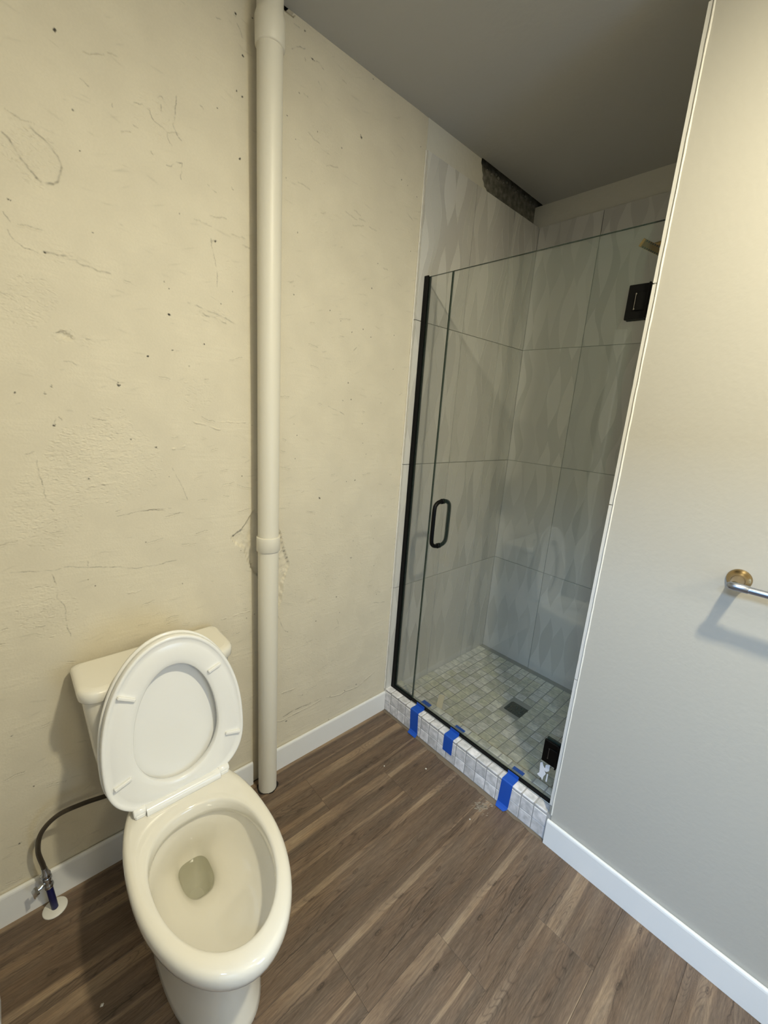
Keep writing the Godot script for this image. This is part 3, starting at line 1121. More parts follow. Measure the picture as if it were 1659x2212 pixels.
# ---------------------------------------------------------------- toilet
func egg(y: float, hw: float, zb: float, zm: float, zf: float, nb := 2.0, nf := 2.0, sides := 72) -> PackedVector3Array:
	var ring := PackedVector3Array()
	for j in sides:
		var a := TAU * j / sides
		var c := cos(a)
		var s := sin(a)
		var n := nf if s >= 0.0 else nb
		var x := hw * signf(c) * pow(absf(c), 2.0 / n)
		var z := zm + (zf - zm if s >= 0.0 else zm - zb) * signf(s) * pow(absf(s), 2.0 / n)
		ring.append(Vector3(x, y, z))
	return ring


func round_rect(y: float, hw: float, z0: float, z1: float, rf: float, rb: float) -> PackedVector3Array:
	var ring := PackedVector3Array()
	for q in [[1, 1, rf], [-1, 1, rf], [-1, -1, rb], [1, -1, rb]]:
		var r: float = q[2]
		var cx: float = q[0] * (hw - r)
		var cz: float = (z1 - r) if q[1] > 0 else (z0 + r)
		for i in 9:
			var a := PI / 2.0 * i / 8.0
			if q[0] * q[1] < 0:
				a = PI / 2.0 - a
			ring.append(Vector3(cx + q[0] * r * cos(a), y, cz + q[1] * r * sin(a)))
	return ring


func build_toilet() -> void:
	var cx := -1.063
	var t := thing("toilet", "white two-piece toilet with its seat and lid raised, beside the vertical pipe", "toilet", Vector3(cx, 0, 0))
	# bowl and foot, one continuous casting
	var rings := []
	for p in [[0.0, 0.112, 0.17, 0.40, 0.655, 2.6, 2.3], [0.012, 0.116, 0.165, 0.40, 0.660, 2.6, 2.3], [0.03, 0.113, 0.17, 0.40, 0.655, 2.6, 2.3], [0.10, 0.103, 0.17, 0.40, 0.635, 2.6, 2.2], [0.17, 0.102, 0.17, 0.41, 0.630, 2.5, 2.1], [0.23, 0.110, 0.16, 0.43, 0.648, 2.4, 2.0], [0.28, 0.126, 0.15, 0.45, 0.685, 2.3, 2.0], [0.32, 0.143, 0.15, 0.46, 0.722, 2.2, 2.0], [0.347, 0.157, 0.15, 0.47, 0.746, 2.2, 2.0], [0.355, 0.1595, 0.15, 0.47, 0.750, 2.2, 2.0], [0.360, 0.1655, 0.15, 0.47, 0.759, 2.2, 2.0], [0.370, 0.1690, 0.15, 0.47, 0.765, 2.2, 2.0], [0.385, 0.1712, 0.15, 0.47, 0.7685, 2.2, 2.0], [0.398, 0.1712, 0.15, 0.47, 0.7685, 2.2, 2.0], [0.406, 0.1695, 0.151, 0.47, 0.766, 2.2, 2.0], [0.4115, 0.1655, 0.154, 0.47, 0.761, 2.2, 2.0], [0.4145, 0.1600, 0.158, 0.47, 0.754, 2.2, 2.0], [0.4150, 0.1520, 0.175, 0.47, 0.745, 2.2, 2.0], [0.4150, 0.1420, 0.315, 0.49, 0.730, 2.3, 2.0], [0.4140, 0.1370, 0.332, 0.50, 0.723, 2.3, 2.0], [0.4110, 0.1335, 0.337, 0.50, 0.7185, 2.3, 2.0], [0.4050, 0.1318, 0.340, 0.50, 0.716, 2.3, 2.0], [0.385, 0.1310, 0.341, 0.50, 0.715, 2.3, 2.0], [0.372, 0.1320, 0.340, 0.50, 0.716, 2.3, 2.0], [0.369, 0.1350, 0.337, 0.50, 0.719, 2.3, 2.0], [0.367, 0.1420, 0.331, 0.50, 0.726, 2.3, 2.0], [0.355, 0.1430, 0.330, 0.50, 0.727, 2.3, 2.0], [0.340, 0.1370, 0.330, 0.50, 0.718, 2.2, 2.0], [0.315, 0.1250, 0.328, 0.49, 0.695, 2.2, 2.0], [0.290, 0.1080, 0.326, 0.47, 0.660, 2.2, 2.0], [0.268, 0.0870, 0.322, 0.44, 0.610, 2.2, 2.0], [0.250, 0.0660, 0.320, 0.41, 0.545, 2.4, 2.0], [0.236, 0.0520, 0.319, 0.385, 0.490, 2.6, 2.2], [0.222, 0.0430, 0.320, 0.375, 0.450, 3.0, 2.4], [0.205, 0.0380, 0.322, 0.372, 0.430, 3.2, 2.8], [0.180, 0.0350, 0.326, 0.372, 0.422, 3.2, 3.0], [0.150, 0.0300, 0.332, 0.372, 0.412, 3.0, 3.0], [0.135, 0.0180, 0.350, 0.372, 0.395, 2.4, 2.4]]:
		rings.append(egg(p[0], p[1], p[2], p[3], p[4], p[5], p[6]))
	var g := Geo.new()
	g.loft(rings)
	var deck := []
	for p in [[0.30, 0.075, 0.06, 0.24], [0.36, 0.10, 0.045, 0.26], [0.385, 0.115, 0.04, 0.285], [0.4085, 0.118, 0.038, 0.288], [0.4125, 0.115, 0.04, 0.285]]:
		deck.append(round_rect(p[0], p[1], p[2], p[3], 0.03, 0.02))
	g.loft(deck)
	obj("bowl", g, M.porcelain, t)
	var wg := Geo.new()
	wg.loft([egg(0.2115, 0.0400, 0.321, 0.373, 0.437, 3.0, 2.6), egg(0.2125, 0.0403, 0.321, 0.373, 0.4375, 3.0, 2.6)])
	obj("water", wg, M.water, t)
	# tank
	var tank := []
	for p in [[0.412, 0.130, 0.05, 0.150], [0.416, 0.150, 0.04, 0.162], [0.43, 0.165, 0.035, 0.170], [0.55, 0.178, 0.032, 0.176], [0.70, 0.190, 0.030, 0.183], [0.738, 0.192, 0.030, 0.184]]:
		tank.append(round_rect(p[0], p[1], p[2], p[3], 0.038, 0.02))
	var tg := Geo.new()
	tg.loft(tank)
	obj("tank", tg, M.porcelain, t)
	var lid := []
	for p in [[0.732, 0.192, 0.026, 0.186], [0.7335, 0.1985, 0.024, 0.1915], [0.737, 0.2005, 0.022, 0.1935], [0.752, 0.2015, 0.021, 0.1945], [0.760, 0.2005, 0.022, 0.1935], [0.7655, 0.197, 0.025, 0.190], [0.7685, 0.191, 0.030, 0.184], [0.7695, 0.183, 0.036, 0.176]]:
		lid.append(round_rect(p[0], p[1], p[2], p[3], minf(0.045, 0.045 - (0.2015 - p[1]) * 0.6), 0.018))
	var lg := Geo.new()
	lg.loft(lid)
	obj("tank_lid", lg, M.porcelain, t)
	# raised seat ring, its underside towards the room, and the lid behind it
	var tilt := deg_to_rad(6.0)
	var up := Vector3(0, cos(tilt), -sin(tilt))
	var nn := Vector3(0, sin(tilt), cos(tilt))
	var frame := Transform3D(Basis(Vector3.RIGHT, up, nn), Vector3(0.006, 0.43, 0.275))
	var outer := func(grow: float, z: float) -> PackedVector3Array:
		var ring := PackedVector3Array()
		for j in 88:
			var a := TAU * j / 88
			var c := cos(a)
			var s := sin(a)
			var n := 2.05 if s >= 0.0 else 2.9
			var x := (0.1835 + grow) * signf(c) * pow(absf(c), 2.0 / n)
			var yy := 0.15 + ((0.307 + grow) if s >= 0.0 else (0.168 + grow)) * signf(s) * pow(absf(s), 2.0 / n)
			ring.append(Vector3(x, yy, z))
		return ring
	var inner := func(grow: float, z: float) -> PackedVector3Array:
		var ring := PackedVector3Array()
		for j in 88:
			var a := TAU * j / 88
			var c := cos(a)
			var s := sin(a)
			var x := (0.109 + grow) * signf(c) * pow(absf(c), 1.0)
			var yy := 0.165 + ((0.210 + grow) if s >= 0.0 else (0.130 + grow)) * s
			ring.append(Vector3(x, yy, z))
		return ring
	var sr := [outer.call(-0.006, -0.019), outer.call(-0.001, -0.015), outer.call(0.0, -0.003), outer.call(-0.001, 0.004), outer.call(-0.003, 0.0062), outer.call(-0.0065, 0.0066), outer.call(-0.010, 0.0055), outer.call(-0.0125, 0.003)]
	for k in 5:
		var f := (k + 1) / 6.0
		var o: PackedVector3Array = outer.call(-0.0125, 0.0)
		var i: PackedVector3Array = inner.call(0.004, 0.0)
		var ring := PackedVector3Array()
		for j in 88:
			var p := o[j].lerp(i[j], f)
			p.z = 0.003 + 0.0035 * sin(PI * f * 0.9)
			ring.append(p)
		sr.append(ring)
	sr.append_array([inner.call(0.003, 0.0035), inner.call(0.0005, 0.0015), inner.call(0.0, -0.002), inner.call(0.001, -0.014), inner.call(0.005, -0.019)])
	var sg := Geo.new()
	sg.loft(sr, true, true, true)
	var seat := obj("seat", sg, M.seat, t)
	seat.transform = frame
	for b in [[-0.134, 0.339, -0.096, 0.317], [0.124, 0.336, 0.088, 0.323], [0.125, 0.111, 0.169, 0.098], [-0.162, 0.094, -0.122, 0.107]]:
		var p0 := Vector2(b[0] - 0.0, b[1])
		var p1 := Vector2(b[2], b[3])
		var bg := Geo.new()
		var ln := p0.distance_to(p1) / 2.0
		bg.box(Vector3(-ln, -0.0045, -0.004), Vector3(ln, 0.0045, 0.009), 0.002)
		var bo := obj("bumper", bg, M.seat, seat)
		bo.position = Vector3((p0.x + p1.x) / 2, (p0.y + p1.y) / 2, 0.006)
		bo.rotation.z = (p1 - p0).angle()
	var lr := [outer.call(-0.06, -0.0435), outer.call(-0.014, -0.0415), outer.call(-0.004, -0.037), outer.call(0.002, -0.031), outer.call(0.003, -0.025), outer.call(0.0015, -0.0215), outer.call(-0.003, -0.0208), outer.call(-0.010, -0.0225), outer.call(-0.02, -0.0285), outer.call(-0.06, -0.0305)]
	var cg := Geo.new()
	cg.loft(lr)
	var cover := obj("seat_lid", cg, M.seat, t)
	cover.transform = frame
	# hinge
	var hg := Geo.new()
	var hr := []
	for e in [-0.098, 0.098]:
		var ring := PackedVector3Array()
		for p in [[0.268, 0.4145], [0.297, 0.4145], [0.2985, 0.418], [0.2985, 0.424], [0.297, 0.4295], [0.2935, 0.434], [0.289, 0.4365], [0.283, 0.4375], [0.276, 0.436], [0.270, 0.432], [0.268, 0.426]]:
			ring.append(Vector3(e + 0.006, p[1], p[0]))
		hr.append(ring)
	hg.loft(hr)
	obj("hinge_cover", hg, M.seat, t)
	for s in [-1.0, 1.0]:
		var kg := Geo.new()
		kg.lathe([[0.004, -0.016], [0.0105, -0.015], [0.0115, -0.013], [0.0115, 0.013], [0.0105, 0.015], [0.004, 0.016]], Vector3(0.006 + s * 0.112, 0.4285, 0.279), Vector3.RIGHT, 20)
		kg.box(Vector3(0.006 + s * 0.112 - 0.013, 0.4145, 0.268), Vector3(0.006 + s * 0.112 + 0.013, 0.428, 0.292), 0.003)
		obj("hinge_knuckle", kg, M.seat, t)


func smooth_path(pts: Array, step := 0.012) -> Array:
	var c := Curve3D.new()
	for i in pts.size():
		var a: Vector3 = pts[maxi(i - 1, 0)]
		var b: Vector3 = pts[mini(i + 1, pts.size() - 1)]
		var tan := (b - a) / 6.0
		c.add_point(pts[i], -tan, tan)
	var out := []
	var n := maxi(4, int(c.get_baked_length() / step))
	for i in n + 1:
		out.append(c.sample_baked(c.get_baked_length() * i / n, true))
	return out


func build_supply() -> void:
	var base := Vector3(-1.366, 0, 0.046)
	var e := Geo.new()
	e.lathe([[0.0, 0.0], [0.0305, 0.0], [0.0305, 0.002], [0.029, 0.0038], [0.0, 0.0045]], base, Vector3.UP, 40)
	tag(obj("floor_flange", e, mat(Color(0.88, 0.87, 0.84), 0.45)), "flat white round flange on the floor under the supply valve", "flange")
	var v := thing("shutoff_valve", "chrome shutoff valve on a blue water pipe beside the toilet", "valve", base)
	var pipe := Geo.new()
	pipe.tube([Vector3(0, 0.0045, 0), Vector3(-0.003, 0.05, 0.001), Vector3(-0.0065, 0.104, 0.002)], 0.0085, 18)
	obj("supply_pipe", pipe, mat(Color(0.03, 0.06, 0.30), 0.4), v)
	var body := Geo.new()
	var ax := Vector3(-0.06, 1, 0.02).normalized()
	var b0 := Vector3(-0.006, 0.093, 0.002)
	body.lathe([[0.011, 0.0], [0.0125, 0.002], [0.0125, 0.012], [0.0105, 0.014], [0.0105, 0.028], [0.0125, 0.030], [0.0125, 0.040], [0.010, 0.042]], b0, ax, 8)
	obj("valve_body", body, M.chrome, v)
	var stem := Geo.new()
	stem.lathe([[0.0062, 0.0], [0.0062, 0.016], [0.0045, 0.018], [0.0045, 0.024]], b0 + ax * 0.021 + Vector3(-0.006, 0, 0.003), Vector3(-0.85, 0.05, 0.5).normalized(), 14)
	obj("valve_stem", stem, M.chrome, v)
	var knob := Geo.new()
	var kr := []
	for k in 2:
		var ring := PackedVector3Array()
		for j in 32:
			var a := TAU * j / 32
			var r := 0.0135 + 0.0025 * cos(a * 4.0)
			ring.append(Vector3(cos(a) * r * 0.75, sin(a) * r * 1.15, 0.007 * k))
		kr.append(ring)
	knob.loft(kr)
	var ko := obj("valve_knob", knob, M.chrome, v)
	ko.position = b0 + ax * 0.021 + Vector3(-0.025, 0.001, 0.0145)
	ko.look_at_from_position(v.position + ko.position, v.position + ko.position + Vector3(0.85, -0.05, -0.5))
	var top := b0 + ax * 0.042 + base
	var hose := thing("supply_hose", "braided steel hose curving from the shutoff valve to the tank", "hose", Vector3.ZERO)
	var path := smooth_path([top + Vector3(0, 0.012, 0), top + Vector3(-0.003, 0.045, 0.001), Vector3(-1.383, 0.238, 0.05), Vector3(-1.370, 0.302, 0.06), Vector3(-1.331, 0.352, 0.08), Vector3(-1.274, 0.370, 0.10), Vector3(-1.215, 0.372, 0.115), Vector3(-1.185, 0.372, 0.12)], 0.006)
	var hg := Geo.new()
	hg.tube(path, 0.0062, 14)
	var braid := relief(mat(Color(0.36, 0.33, 0.29), 0.38, 0.85), 0.02, 0.12, 0.06, 2, 19)
	obj("braid", hg, braid, hose)
	var n1 := Geo.new()
	n1.lathe([[0.009, -0.001], [0.0118, 0.0], [0.0118, 0.012], [0.0085, 0.016], [0.0078, 0.030], [0.0068, 0.034]], top, ax, 8)
	obj("nut", n1, M.chrome, hose)
	var n2 := Geo.new()
	n2.lathe([[0.012, 0.0], [0.0165, 0.002], [0.0165, 0.020], [0.013, 0.024], [0.011, 0.050]], Vector3(-1.180, 0.366, 0.12), Vector3.UP, 8)
	obj("nut", n2, mat(Color(0.14, 0.15, 0.15), 0.5), hose)


# ---------------------------------------------------------------- vent pipe
func build_pipe() -> void:
	var at := Vector3(-0.684, 0, 0.057)
	var t := thing("vent_pipe", "off-white painted plastic pipe running from floor to ceiling", "pipe", at)
	var r := 0.0352
	var g := Geo.new()
	g.lathe([[r, 0.0], [r, 0.6], [r, 1.2], [r, 1.8], [r, 2.47]], Vector3.ZERO, Vector3.UP, 48)
	obj("pipe", g, M.pipe, t)
	var c := Geo.new()
	c.lathe([[r, 1.011], [r + 0.0040, 1.0115], [r + 0.0048, 1.0125], [r + 0.0048, 1.060], [r + 0.0042, 1.0622], [r, 1.0625]], Vector3.ZERO, Vector3.UP, 48)
	obj("coupling", c, M.pipe, t)
	var u := Geo.new()
	u.lathe([[r, 2.437], [r + 0.0035, 2.438], [r + 0.0045, 2.440], [r + 0.005, 2.500], [r + 0.001, 2.512], [r, 2.516], [r, CEIL]], Vector3.ZERO, Vector3.UP, 48)
	obj("coupling", u, M.pipe, t)
	# ragged ring coloured dark as the shaded gap cut in the floor round the pipe
	rng.seed = 55
	var ring0 := PackedVector3Array()
	var ring1 := PackedVector3Array()
	var ring2 := PackedVector3Array()
	for j in 60:
		var a := TAU * j / 60
		var w := 0.0035 + 0.0025 * sin(a * 2.0 + 1.0) + 0.002 * sin(a * 5.0) + 0.0015 * rng.randf()
		ring0.append(Vector3(cos(a) * (r + w), 0.0002, sin(a) * (r + w)))
		ring1.append(Vector3(cos(a) * (r + w * 0.4), 0.0018 + 0.002 * rng.randf(), sin(a) * (r + w * 0.4)))
		ring2.append(Vector3(cos(a) * (r - 0.001), 0.0012, sin(a) * (r - 0.001)))
	var f := Geo.new()
	f.loft([ring0, ring1, ring2], false, false)
	obj("floor_gap_shade", f.mesh(false), mat(Color(0.10, 0.075, 0.055), 0.9), t)


# ---------------------------------------------------------------- shower glass
func build_glass() -> void:
	var x := GLASS_X
	var top := 2.058
	var p := thing("fixed_glass_panel", "narrow fixed glass strip in a black channel on the tiled wall", "glass panel", Vector3(x, 0.122, 0))
	obj("pane", slab(Vector3(-0.004, 0.006, 0.022), Vector3(0.004, top - 0.122, 0.154)), M.glass, p)
	obj("pane_edge", slab(Vector3(-0.0041, 0.006, 0.154), Vector3(0.0041, top - 0.122, 0.1546)), M.glass_edge, p)
	obj("top_edge", slab(Vector3(-0.0041, top - 0.122, 0.022), Vector3(0.0041, top - 0.1212, 0.155)), M.glass_edge, p)
	var ch := Geo.new()
	ch.box(Vector3(-0.011, 0.0, 0.0115), Vector3(0.011, top - 0.118, 0.016), 0.0006)
	ch.box(Vector3(-0.011, 0.0, 0.016), Vector3(-0.0045, top - 0.118, 0.034), 0.0006)
	ch.box(Vector3(0.0045, 0.0, 0.016), Vector3(0.011, top - 0.118, 0.034), 0.0006)
	obj("channel", ch, M.black, p)
	var fc := Geo.new()
	fc.box(Vector3(-0.010, 0.0, 0.034), Vector3(0.010, 0.004, 0.155), 0.0005)
	fc.box(Vector3(-0.010, 0.004, 0.034), Vector3(-0.0045, 0.016, 0.155), 0.0005)
	fc.box(Vector3(0.0045, 0.004, 0.034), Vector3(0.010, 0.016, 0.155), 0.0005)
	obj("bottom_channel", fc, M.black, p)

	var d := thing("shower_door", "clear frameless glass shower door with a black pull handle", "shower door", Vector3(x, 0, 0))
	obj("pane", slab(Vector3(-0.004, 0.137, 0.158), Vector3(0.004, top, 0.878)), M.glass, d)
	obj("pane_edge", slab(Vector3(-0.0041, 0.137, 0.1575), Vector3(0.0041, top, 0.158)), M.glass_edge, d)
	obj("top_edge", slab(Vector3(-0.0041, top, 0.158), Vector3(0.0041, top + 0.0008, 0.878)), M.glass_edge, d)
	obj("sweep", slab(Vector3(-0.0075, 0.1235, 0.158), Vector3(0.0005, 0.139, 0.878), 0.001), M.black, d)
	var clear := mat(Color(0.66, 0.67, 0.60, 0.45), 0.2)
	clear.transparency = BaseMaterial3D.TRANSPARENCY_ALPHA
	obj("drip_strip", slab(Vector3(0.0045, 0.126, 0.158), Vector3(0.018, 0.134, 0.878), 0.002), clear, d)
	# back-to-back pull
	var h := Geo.new()
	for s in [-1.0, 1.0]:
		var pts := smooth_path([Vector3(s * 0.004, 0.950, 0.219), Vector3(s * 0.022, 0.951, 0.219), Vector3(s * 0.040, 0.960, 0.219), Vector3(s * 0.049, 0.980, 0.219), Vector3(s * 0.050, 1.05, 0.219), Vector3(s * 0.049, 1.12, 0.219), Vector3(s * 0.040, 1.140, 0.219), Vector3(s * 0.022, 1.149, 0.219), Vector3(s * 0.004, 1.150, 0.219)], 0.004)
		h.tube(pts, 0.0088, 18)
		for y in [0.950, 1.150]:
			h.lathe([[0.0088, 0.004], [0.0115, 0.0045], [0.0115, 0.008], [0.0088, 0.009]], Vector3(0, y, 0.219), Vector3(s, 0, 0), 20)
	obj("handle", h, M.black, d)
	for y in [0.330, 1.857]:
		var hg := Geo.new()
		hg.box(Vector3(-0.014, y - 0.046, 0.822), Vector3(-0.0042, y + 0.046, 0.8775), 0.0012)
		hg.box(Vector3(0.0042, y - 0.046, 0.822), Vector3(0.014, y + 0.046, 0.8775), 0.0012)
		hg.box(Vector3(-0.018, y - 0.024, 0.846), Vector3(-0.0135, y + 0.024, 0.8775), 0.0012)
		hg.box(Vector3(-0.022, y - 0.046, 0.8745), Vector3(0.022, y + 0.046, 0.8795), 0.0008)
		var hinge := obj("hinge", hg, M.black, d)
		var pin := Geo.new()
		pin.tube([Vector3(-0.0185, y - 0.022, 0.845), Vector3(-0.0185, y + 0.022, 0.845)], 0.0012, 8)
		pin.lathe([[0.0, 0.0], [0.0026, 0.0], [0.0022, 0.0012], [0.0, 0.0016]], Vector3(-0.0175, y - 0.02, 0.845), Vector3(-1, 0, 0), 12)
		pin.lathe([[0.0, 0.0], [0.0026, 0.0], [0.0022, 0.0012], [0.0, 0.0016]], Vector3(-0.0175, y + 0.02, 0.845), Vector3(-1, 0, 0), 12)
		obj("hinge_pin", pin, mat(Color(0.35, 0.34, 0.32), 0.35, 0.8), hinge)
	# torn remains of a white sticker below the hinge
	var st := PackedVector2Array()
	for q in [[1167, 1647], [1172, 1646], [1174, 1655], [1177, 1660], [1179, 1652], [1188, 1653], [1186, 1666], [1180, 1668], [1176, 1664], [1179, 1672], [1174, 1677], [1171, 1686], [1169, 1680], [1163, 1675], [1160, 1671], [1165, 1668], [1166, 1658]]:
		var w := on_plane(q[0], q[1], 0, x - 0.0045)
		st.append(Vector2(w.y, w.z))
	var sg := Geo.new()
	sg.extrude(st, Vector3(-0.0041, 0, 0), Vector3.UP, Vector3.BACK, Vector3(-0.0004, 0, 0))
	sg.box(Vector3(-0.0044, 0.200, 0.848), Vector3(-0.0041, 0.235, 0.853))
	var so := obj("sticker_remains", sg, mat(Color(0.88, 0.88, 0.90), 0.6), d)
	so.set_meta("label", "torn white sticker remains")


func build_tapes() -> void:
	# [z at the curb, width, lowest y, skew at the bottom]
	var rows := [["blue tape strip nearest the black wall channel, holding the door sweep", 0.218, 0.050, 0.003, 0.006, 0.030], ["blue tape strip in the middle of the curb", 0.428, 0.050, 0.030, 0.0, 0.022], ["blue tape strip nearest the lower door hinge, its end curling onto the floor", 0.724, 0.048, 0.002, -0.004, 0.026]]
	for k in 3:
		var q: Array = rows[k]
		var z: float = q[1]
		var hw: float = q[2] / 2.0
		var y0: float = q[3]
		var line := []
		if k != 1:
			line.append([-0.022, y0 + 0.0006, q[4] * 1.6])
			line.append([-0.008, y0 + 0.004, q[4] * 1.2])
		line.append([-0.0030, y0 + 0.012, q[4]])
		line.append([-0.0028, 0.112, 0.0])
		line.append([-0.0020, 0.1205, 0.0])
		line.append([0.0010, 0.1236, 0.0])
		line.append([0.030, 0.1240, 0.001])
		line.append([0.0375, 0.1250, 0.001])
		line.append([0.0378, 0.1400, 0.001])
		var g := Geo.new()
		var rings := []
		for i in line.size():
			var p: Array = line[i]
			var a: Array = line[maxi(i - 1, 0)]
			var b: Array = line[mini(i + 1, line.size() - 1)]
			var dir := Vector2(b[0] - a[0], b[1] - a[1]).normalized()
			var nrm := Vector2(-dir.y, dir.x) * 0.0003
			var w := hw * (0.72 if i == 0 and k == 2 else 1.0)
			var s: float = z + p[2]
			rings.append(PackedVector3Array([Vector3(p[0] + nrm.x, p[1] + nrm.y, s - w), Vector3(p[0] + nrm.x, p[1] + nrm.y, s + w), Vector3(p[0] - nrm.x, p[1] - nrm.y, s + w), Vector3(p[0] - nrm.x, p[1] - nrm.y, s - w)]))
		g.smooth = false
		g.loft(rings)
		var t := thing("tape_strip", q[0], "tape", Vector3.ZERO, "blue tape strips on the curb")
		obj("outer_strip", g, M.tape, t)
		# the end of the tape inside the glass
		var ig := Geo.new()
		ig.box(Vector3(0.0475, 0.1226, z - hw), Vector3(0.0655 + q[5], 0.1232, z + hw))
		obj("inner_strip", ig, M.tape, t)


func build_drain() -> void:
	var t := thing("shower_drain", "square dark metal drain grate in the shower floor", "drain", Vector3(0.497, 0.0, 0.48))
	var y := pan_height(0.497, 0.48) + 0.001
	var m := mat(Color(0.22, 0.22, 0.23), 0.35, 0.8)
	var s := 0.050
	var fr := Geo.new()
	fr.box(Vector3(-s, y - 0.008, -s), Vector3(s, y, -s + 0.010), 0.001)
	fr.box(Vector3(-s, y - 0.008, s - 0.010), Vector3(s, y, s), 0.001)
	fr.box(Vector3(-s, y - 0.008, -s + 0.010), Vector3(-s + 0.010, y, s - 0.010), 0.001)
	fr.box(Vector3(s - 0.010, y - 0.008, -s + 0.010), Vector3(s, y, s - 0.010), 0.001)
	obj("frame", fr, m, t)
	for k in 6:
		var a := -0.033 + 0.0132 * k
		var bar := Geo.new()
		bar.box(Vector3(a - 0.0024, y - 0.006, -0.040), Vector3(a + 0.0024, y - 0.0008, 0.040), 0.0005)
		obj("grate_bar", bar, m, t)
		var bar2 := Geo.new()
		bar2.box(Vector3(-0.040, y - 0.0064, a - 0.0024), Vector3(0.040, y - 0.0011, a + 0.0024), 0.0005)
		obj("grate_bar", bar2, m, t)
	obj("well", slab(Vector3(-0.045, y - 0.02, -0.045), Vector3(0.045, y - 0.0145, 0.045)), M.rubber, t)
	# mortar ring closing the tiles round the drain
	var ring := Geo.new()
	for b in [[-0.072, -0.068, 0.072, -s], [-0.072, s, 0.072, 0.068], [-0.072, -s, -s, s], [s, -s, 0.072, s]]:
		ring.box(Vector3(b[0], y - 0.010, b[1]), Vector3(b[2], y - 0.0012, b[3]), 0.001)
	obj("mortar_ring", ring, M.grout, t)


func build_shower_head() -> void:
	var p0 := Vector3(0.43, 2.166, 0.695)
	var e1 := Vector3(0.97935, 0, 0.20217)
	var e2 := Vector3(0, -0.8196, -0.5729)
	e2 = (e2 - e1 * e2.dot(e1)).normalized()
	var e3 := e1.cross(e2).normalized()
	if e3.dot(CAM - p0) < 0.0:
		e3 = -e3
	var t := thing("shower_sprayer", "flat brass shower sprayer with two rows of nozzles, half hidden behind the partition", "sprayer", p0)
	t.basis = Basis(e1, e2, e1.cross(e2))
	var s := signf(e1.cross(e2).dot(e3))
	var b := Geo.new()
	b.box(Vector3(0, 0, -0.006), Vector3(0.20, 0.027, 0.006), 0.0015)
	obj("body", b, M.gold, t)
	for k in 14:
		for r in [0.0035, 0.0235]:
			var n := Geo.new()
			n.lathe([[0.0026, 0.0], [0.0024, 0.0022], [0.0, 0.0026]], Vector3(0.01 + 0.0135 * k, r, 0.006 * s), Vector3(0, 0, s), 8)
			obj("nozzle", n, M.rubber, t)
	var arm := Geo.new()
	var wall := t.transform.affine_inverse() * Vector3(0.545, 2.19, SHOWER_W + 0.004)
	arm.tube(smooth_path([Vector3(0.10, 0.0135, -0.004 * s), Vector3(0.10, 0.0135, -0.03 * s), wall.lerp(Vector3(0.10, 0.0135, -0.03 * s), 0.3), wall]), 0.009, 14)
	obj("arm", arm, M.gold, t)


func build_towel_bar() -> void:
	var y := 1.157
	var z := 1.226
	var x := -0.070
	var t := thing("towel_bar", "brushed metal towel bar with brass cone mounts on the painted partition", "towel bar", Vector3(0, y, z))
	var g := Geo.new()
	g.tube([Vector3(x, 0, -0.002), Vector3(x, 0, 0.62)], 0.0082, 20)
	obj("bar", g, M.nickel, t)
	for k in 2:
		var zz := 0.0 + 0.615 * k
		var c := Geo.new()
		c.lathe([[0.0, 0.0], [0.0255, 0.0], [0.0262, 0.0015], [0.0255, 0.004], [0.0225, 0.0075], [0.0175, 0.012], [0.0150, 0.0165], [0.0142, 0.020], [0.0112, 0.058], [0.0100, 0.0695]], Vector3(0, 0.002, zz), Vector3(-1, 0, 0), 36)
		obj("mount", c, M.brass, t)
		var e := Geo.new()
		var dir := -1.0 if k == 0 else 1.0
		e.lathe([[0.0086, -0.028], [0.0096, -0.027], [0.0100, 0.0], [0.0092, 0.008], [0.006, 0.0135], [0.0, 0.0155]], Vector3(x, 0, zz), Vector3(0, 0, dir), 24)
		obj("end_cap", e, M.nickel, t)


func lumpy(r: float, k: int) -> Geo:
	var g := Geo.new()
	var q := RandomNumberGenerator.new()
	q.seed = k
	var rings := []
	for i in 4:
		var ring := PackedVector3Array()
		var rr: float = [0.9, 1.0, 0.7, 0.25][i]
		for j in 9:
			var a := TAU * j / 9
			ring.append(Vector3(cos(a), 0, sin(a)) * r * rr * q.randf_range(0.7, 1.2) + Vector3(0, r * [0.0, 0.35, 0.75, 0.95][i], 0))
		rings.append(ring)
	g.smooth = false
	g.loft(rings)
	return g


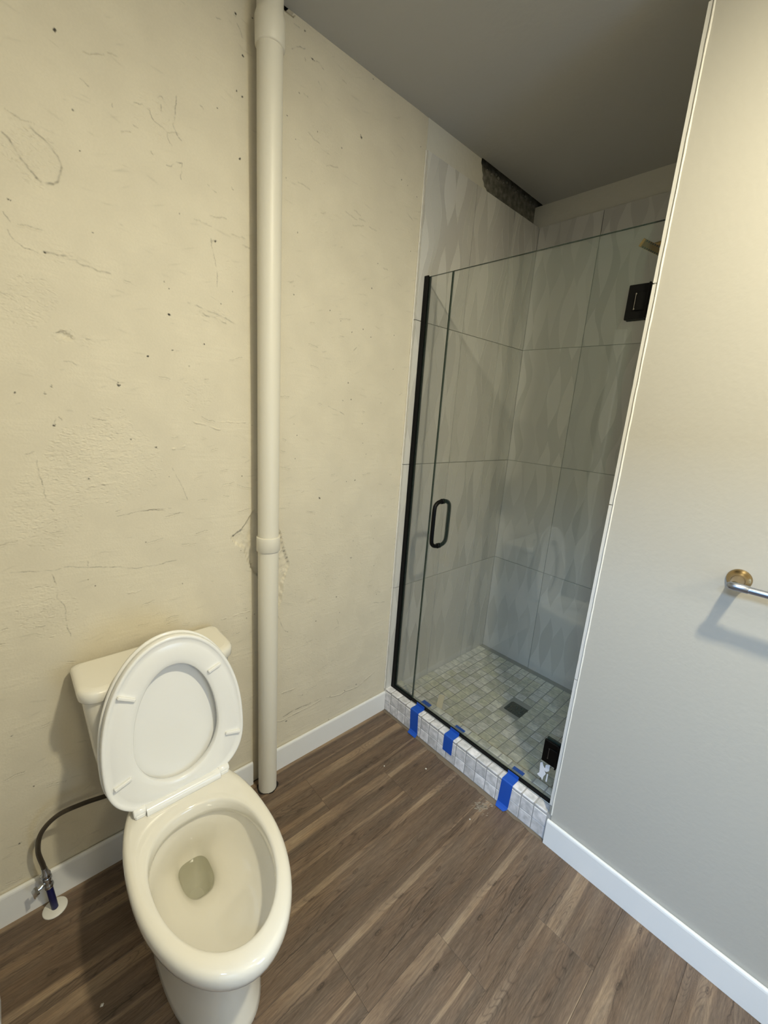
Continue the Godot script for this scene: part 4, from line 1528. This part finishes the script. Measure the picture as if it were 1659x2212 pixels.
func build_debris() -> void:
	var m := mat(Color(0.80, 0.78, 0.73), 0.9)
	var spots := [[220, 2172, 0.0042, "white plaster crumb on the dark floor left of the toilet foot"], [733, 1587, 0.0030, "tiny white crumb on the floor by the baseboard"], [830, 1655, 0.0030, "tiny white crumb at a plank joint"], [593, 1697, 0.0034, "white crumb against the foot of the pipe"], [920, 1661, 0.0040, "pale crumb on the floor before the curb"], [1015, 1770, 0.0030, "pale crumb below the third tape strip"]]
	for i in spots.size():
		var s: Array = spots[i]
		var g := lumpy(s[2], 500 + i)
		var o := obj("plaster_crumb", g, m)
		var p := on_plane(s[0], s[1], 1, 0.0)
		o.position = Vector3(p.x, 0.0, p.z)
		tag(o, s[3], "crumb", "crumbs on the floor")
	# dried smear of filler on the planks
	rng.seed = 13
	var g2 := Geo.new()
	for i in 70:
		var c := on_plane(1043 + rng.randfn(0.0, 9.0), 1744 + rng.randfn(0.0, 7.0), 1, 0.0)
		var pts := PackedVector2Array()
		var n := 7
		var w := rng.randf_range(0.0008, 0.0030)
		var l := rng.randf_range(0.002, 0.009)
		for j in n:
			var a := TAU * j / n
			pts.append(Vector2(cos(a) * l * rng.randf_range(0.7, 1.1), sin(a) * w * rng.randf_range(0.7, 1.1)))
		g2.extrude(pts, Vector3(c.x, 0.0, c.z), Vector3(0.8, 0, 0.6), Vector3(-0.6, 0, 0.8), Vector3(0, 0.0004, 0))
	tag(obj("filler_smear", g2, mat(Color(0.56, 0.52, 0.46), 0.8)), "dried pale filler smear on the planks before the curb", "smear")
	# pale wooden shim left inside the shower
	var a := Vector3(0.245, 0, 0.187)
	var b := Vector3(0.128, 0, 0.258)
	var dir := (b - a).normalized()
	var shim := Geo.new()
	var ln := a.distance_to(b)
	shim.box(Vector3(-ln / 2, 0, -0.015), Vector3(ln / 2, 0.004, 0.015), 0.0006)
	var so := obj("wood_shim", shim, relief(mat(Color(0.90, 0.86, 0.74), 0.7), 0.08, 0.02, 0.03, 3, 33))
	so.position = (a + b) / 2 + Vector3(0, 0.0755, 0)
	so.rotation.y = -atan2(dir.z, dir.x)
	tag(so, "pale flat wooden shim lying on the shower floor behind the glass", "shim")
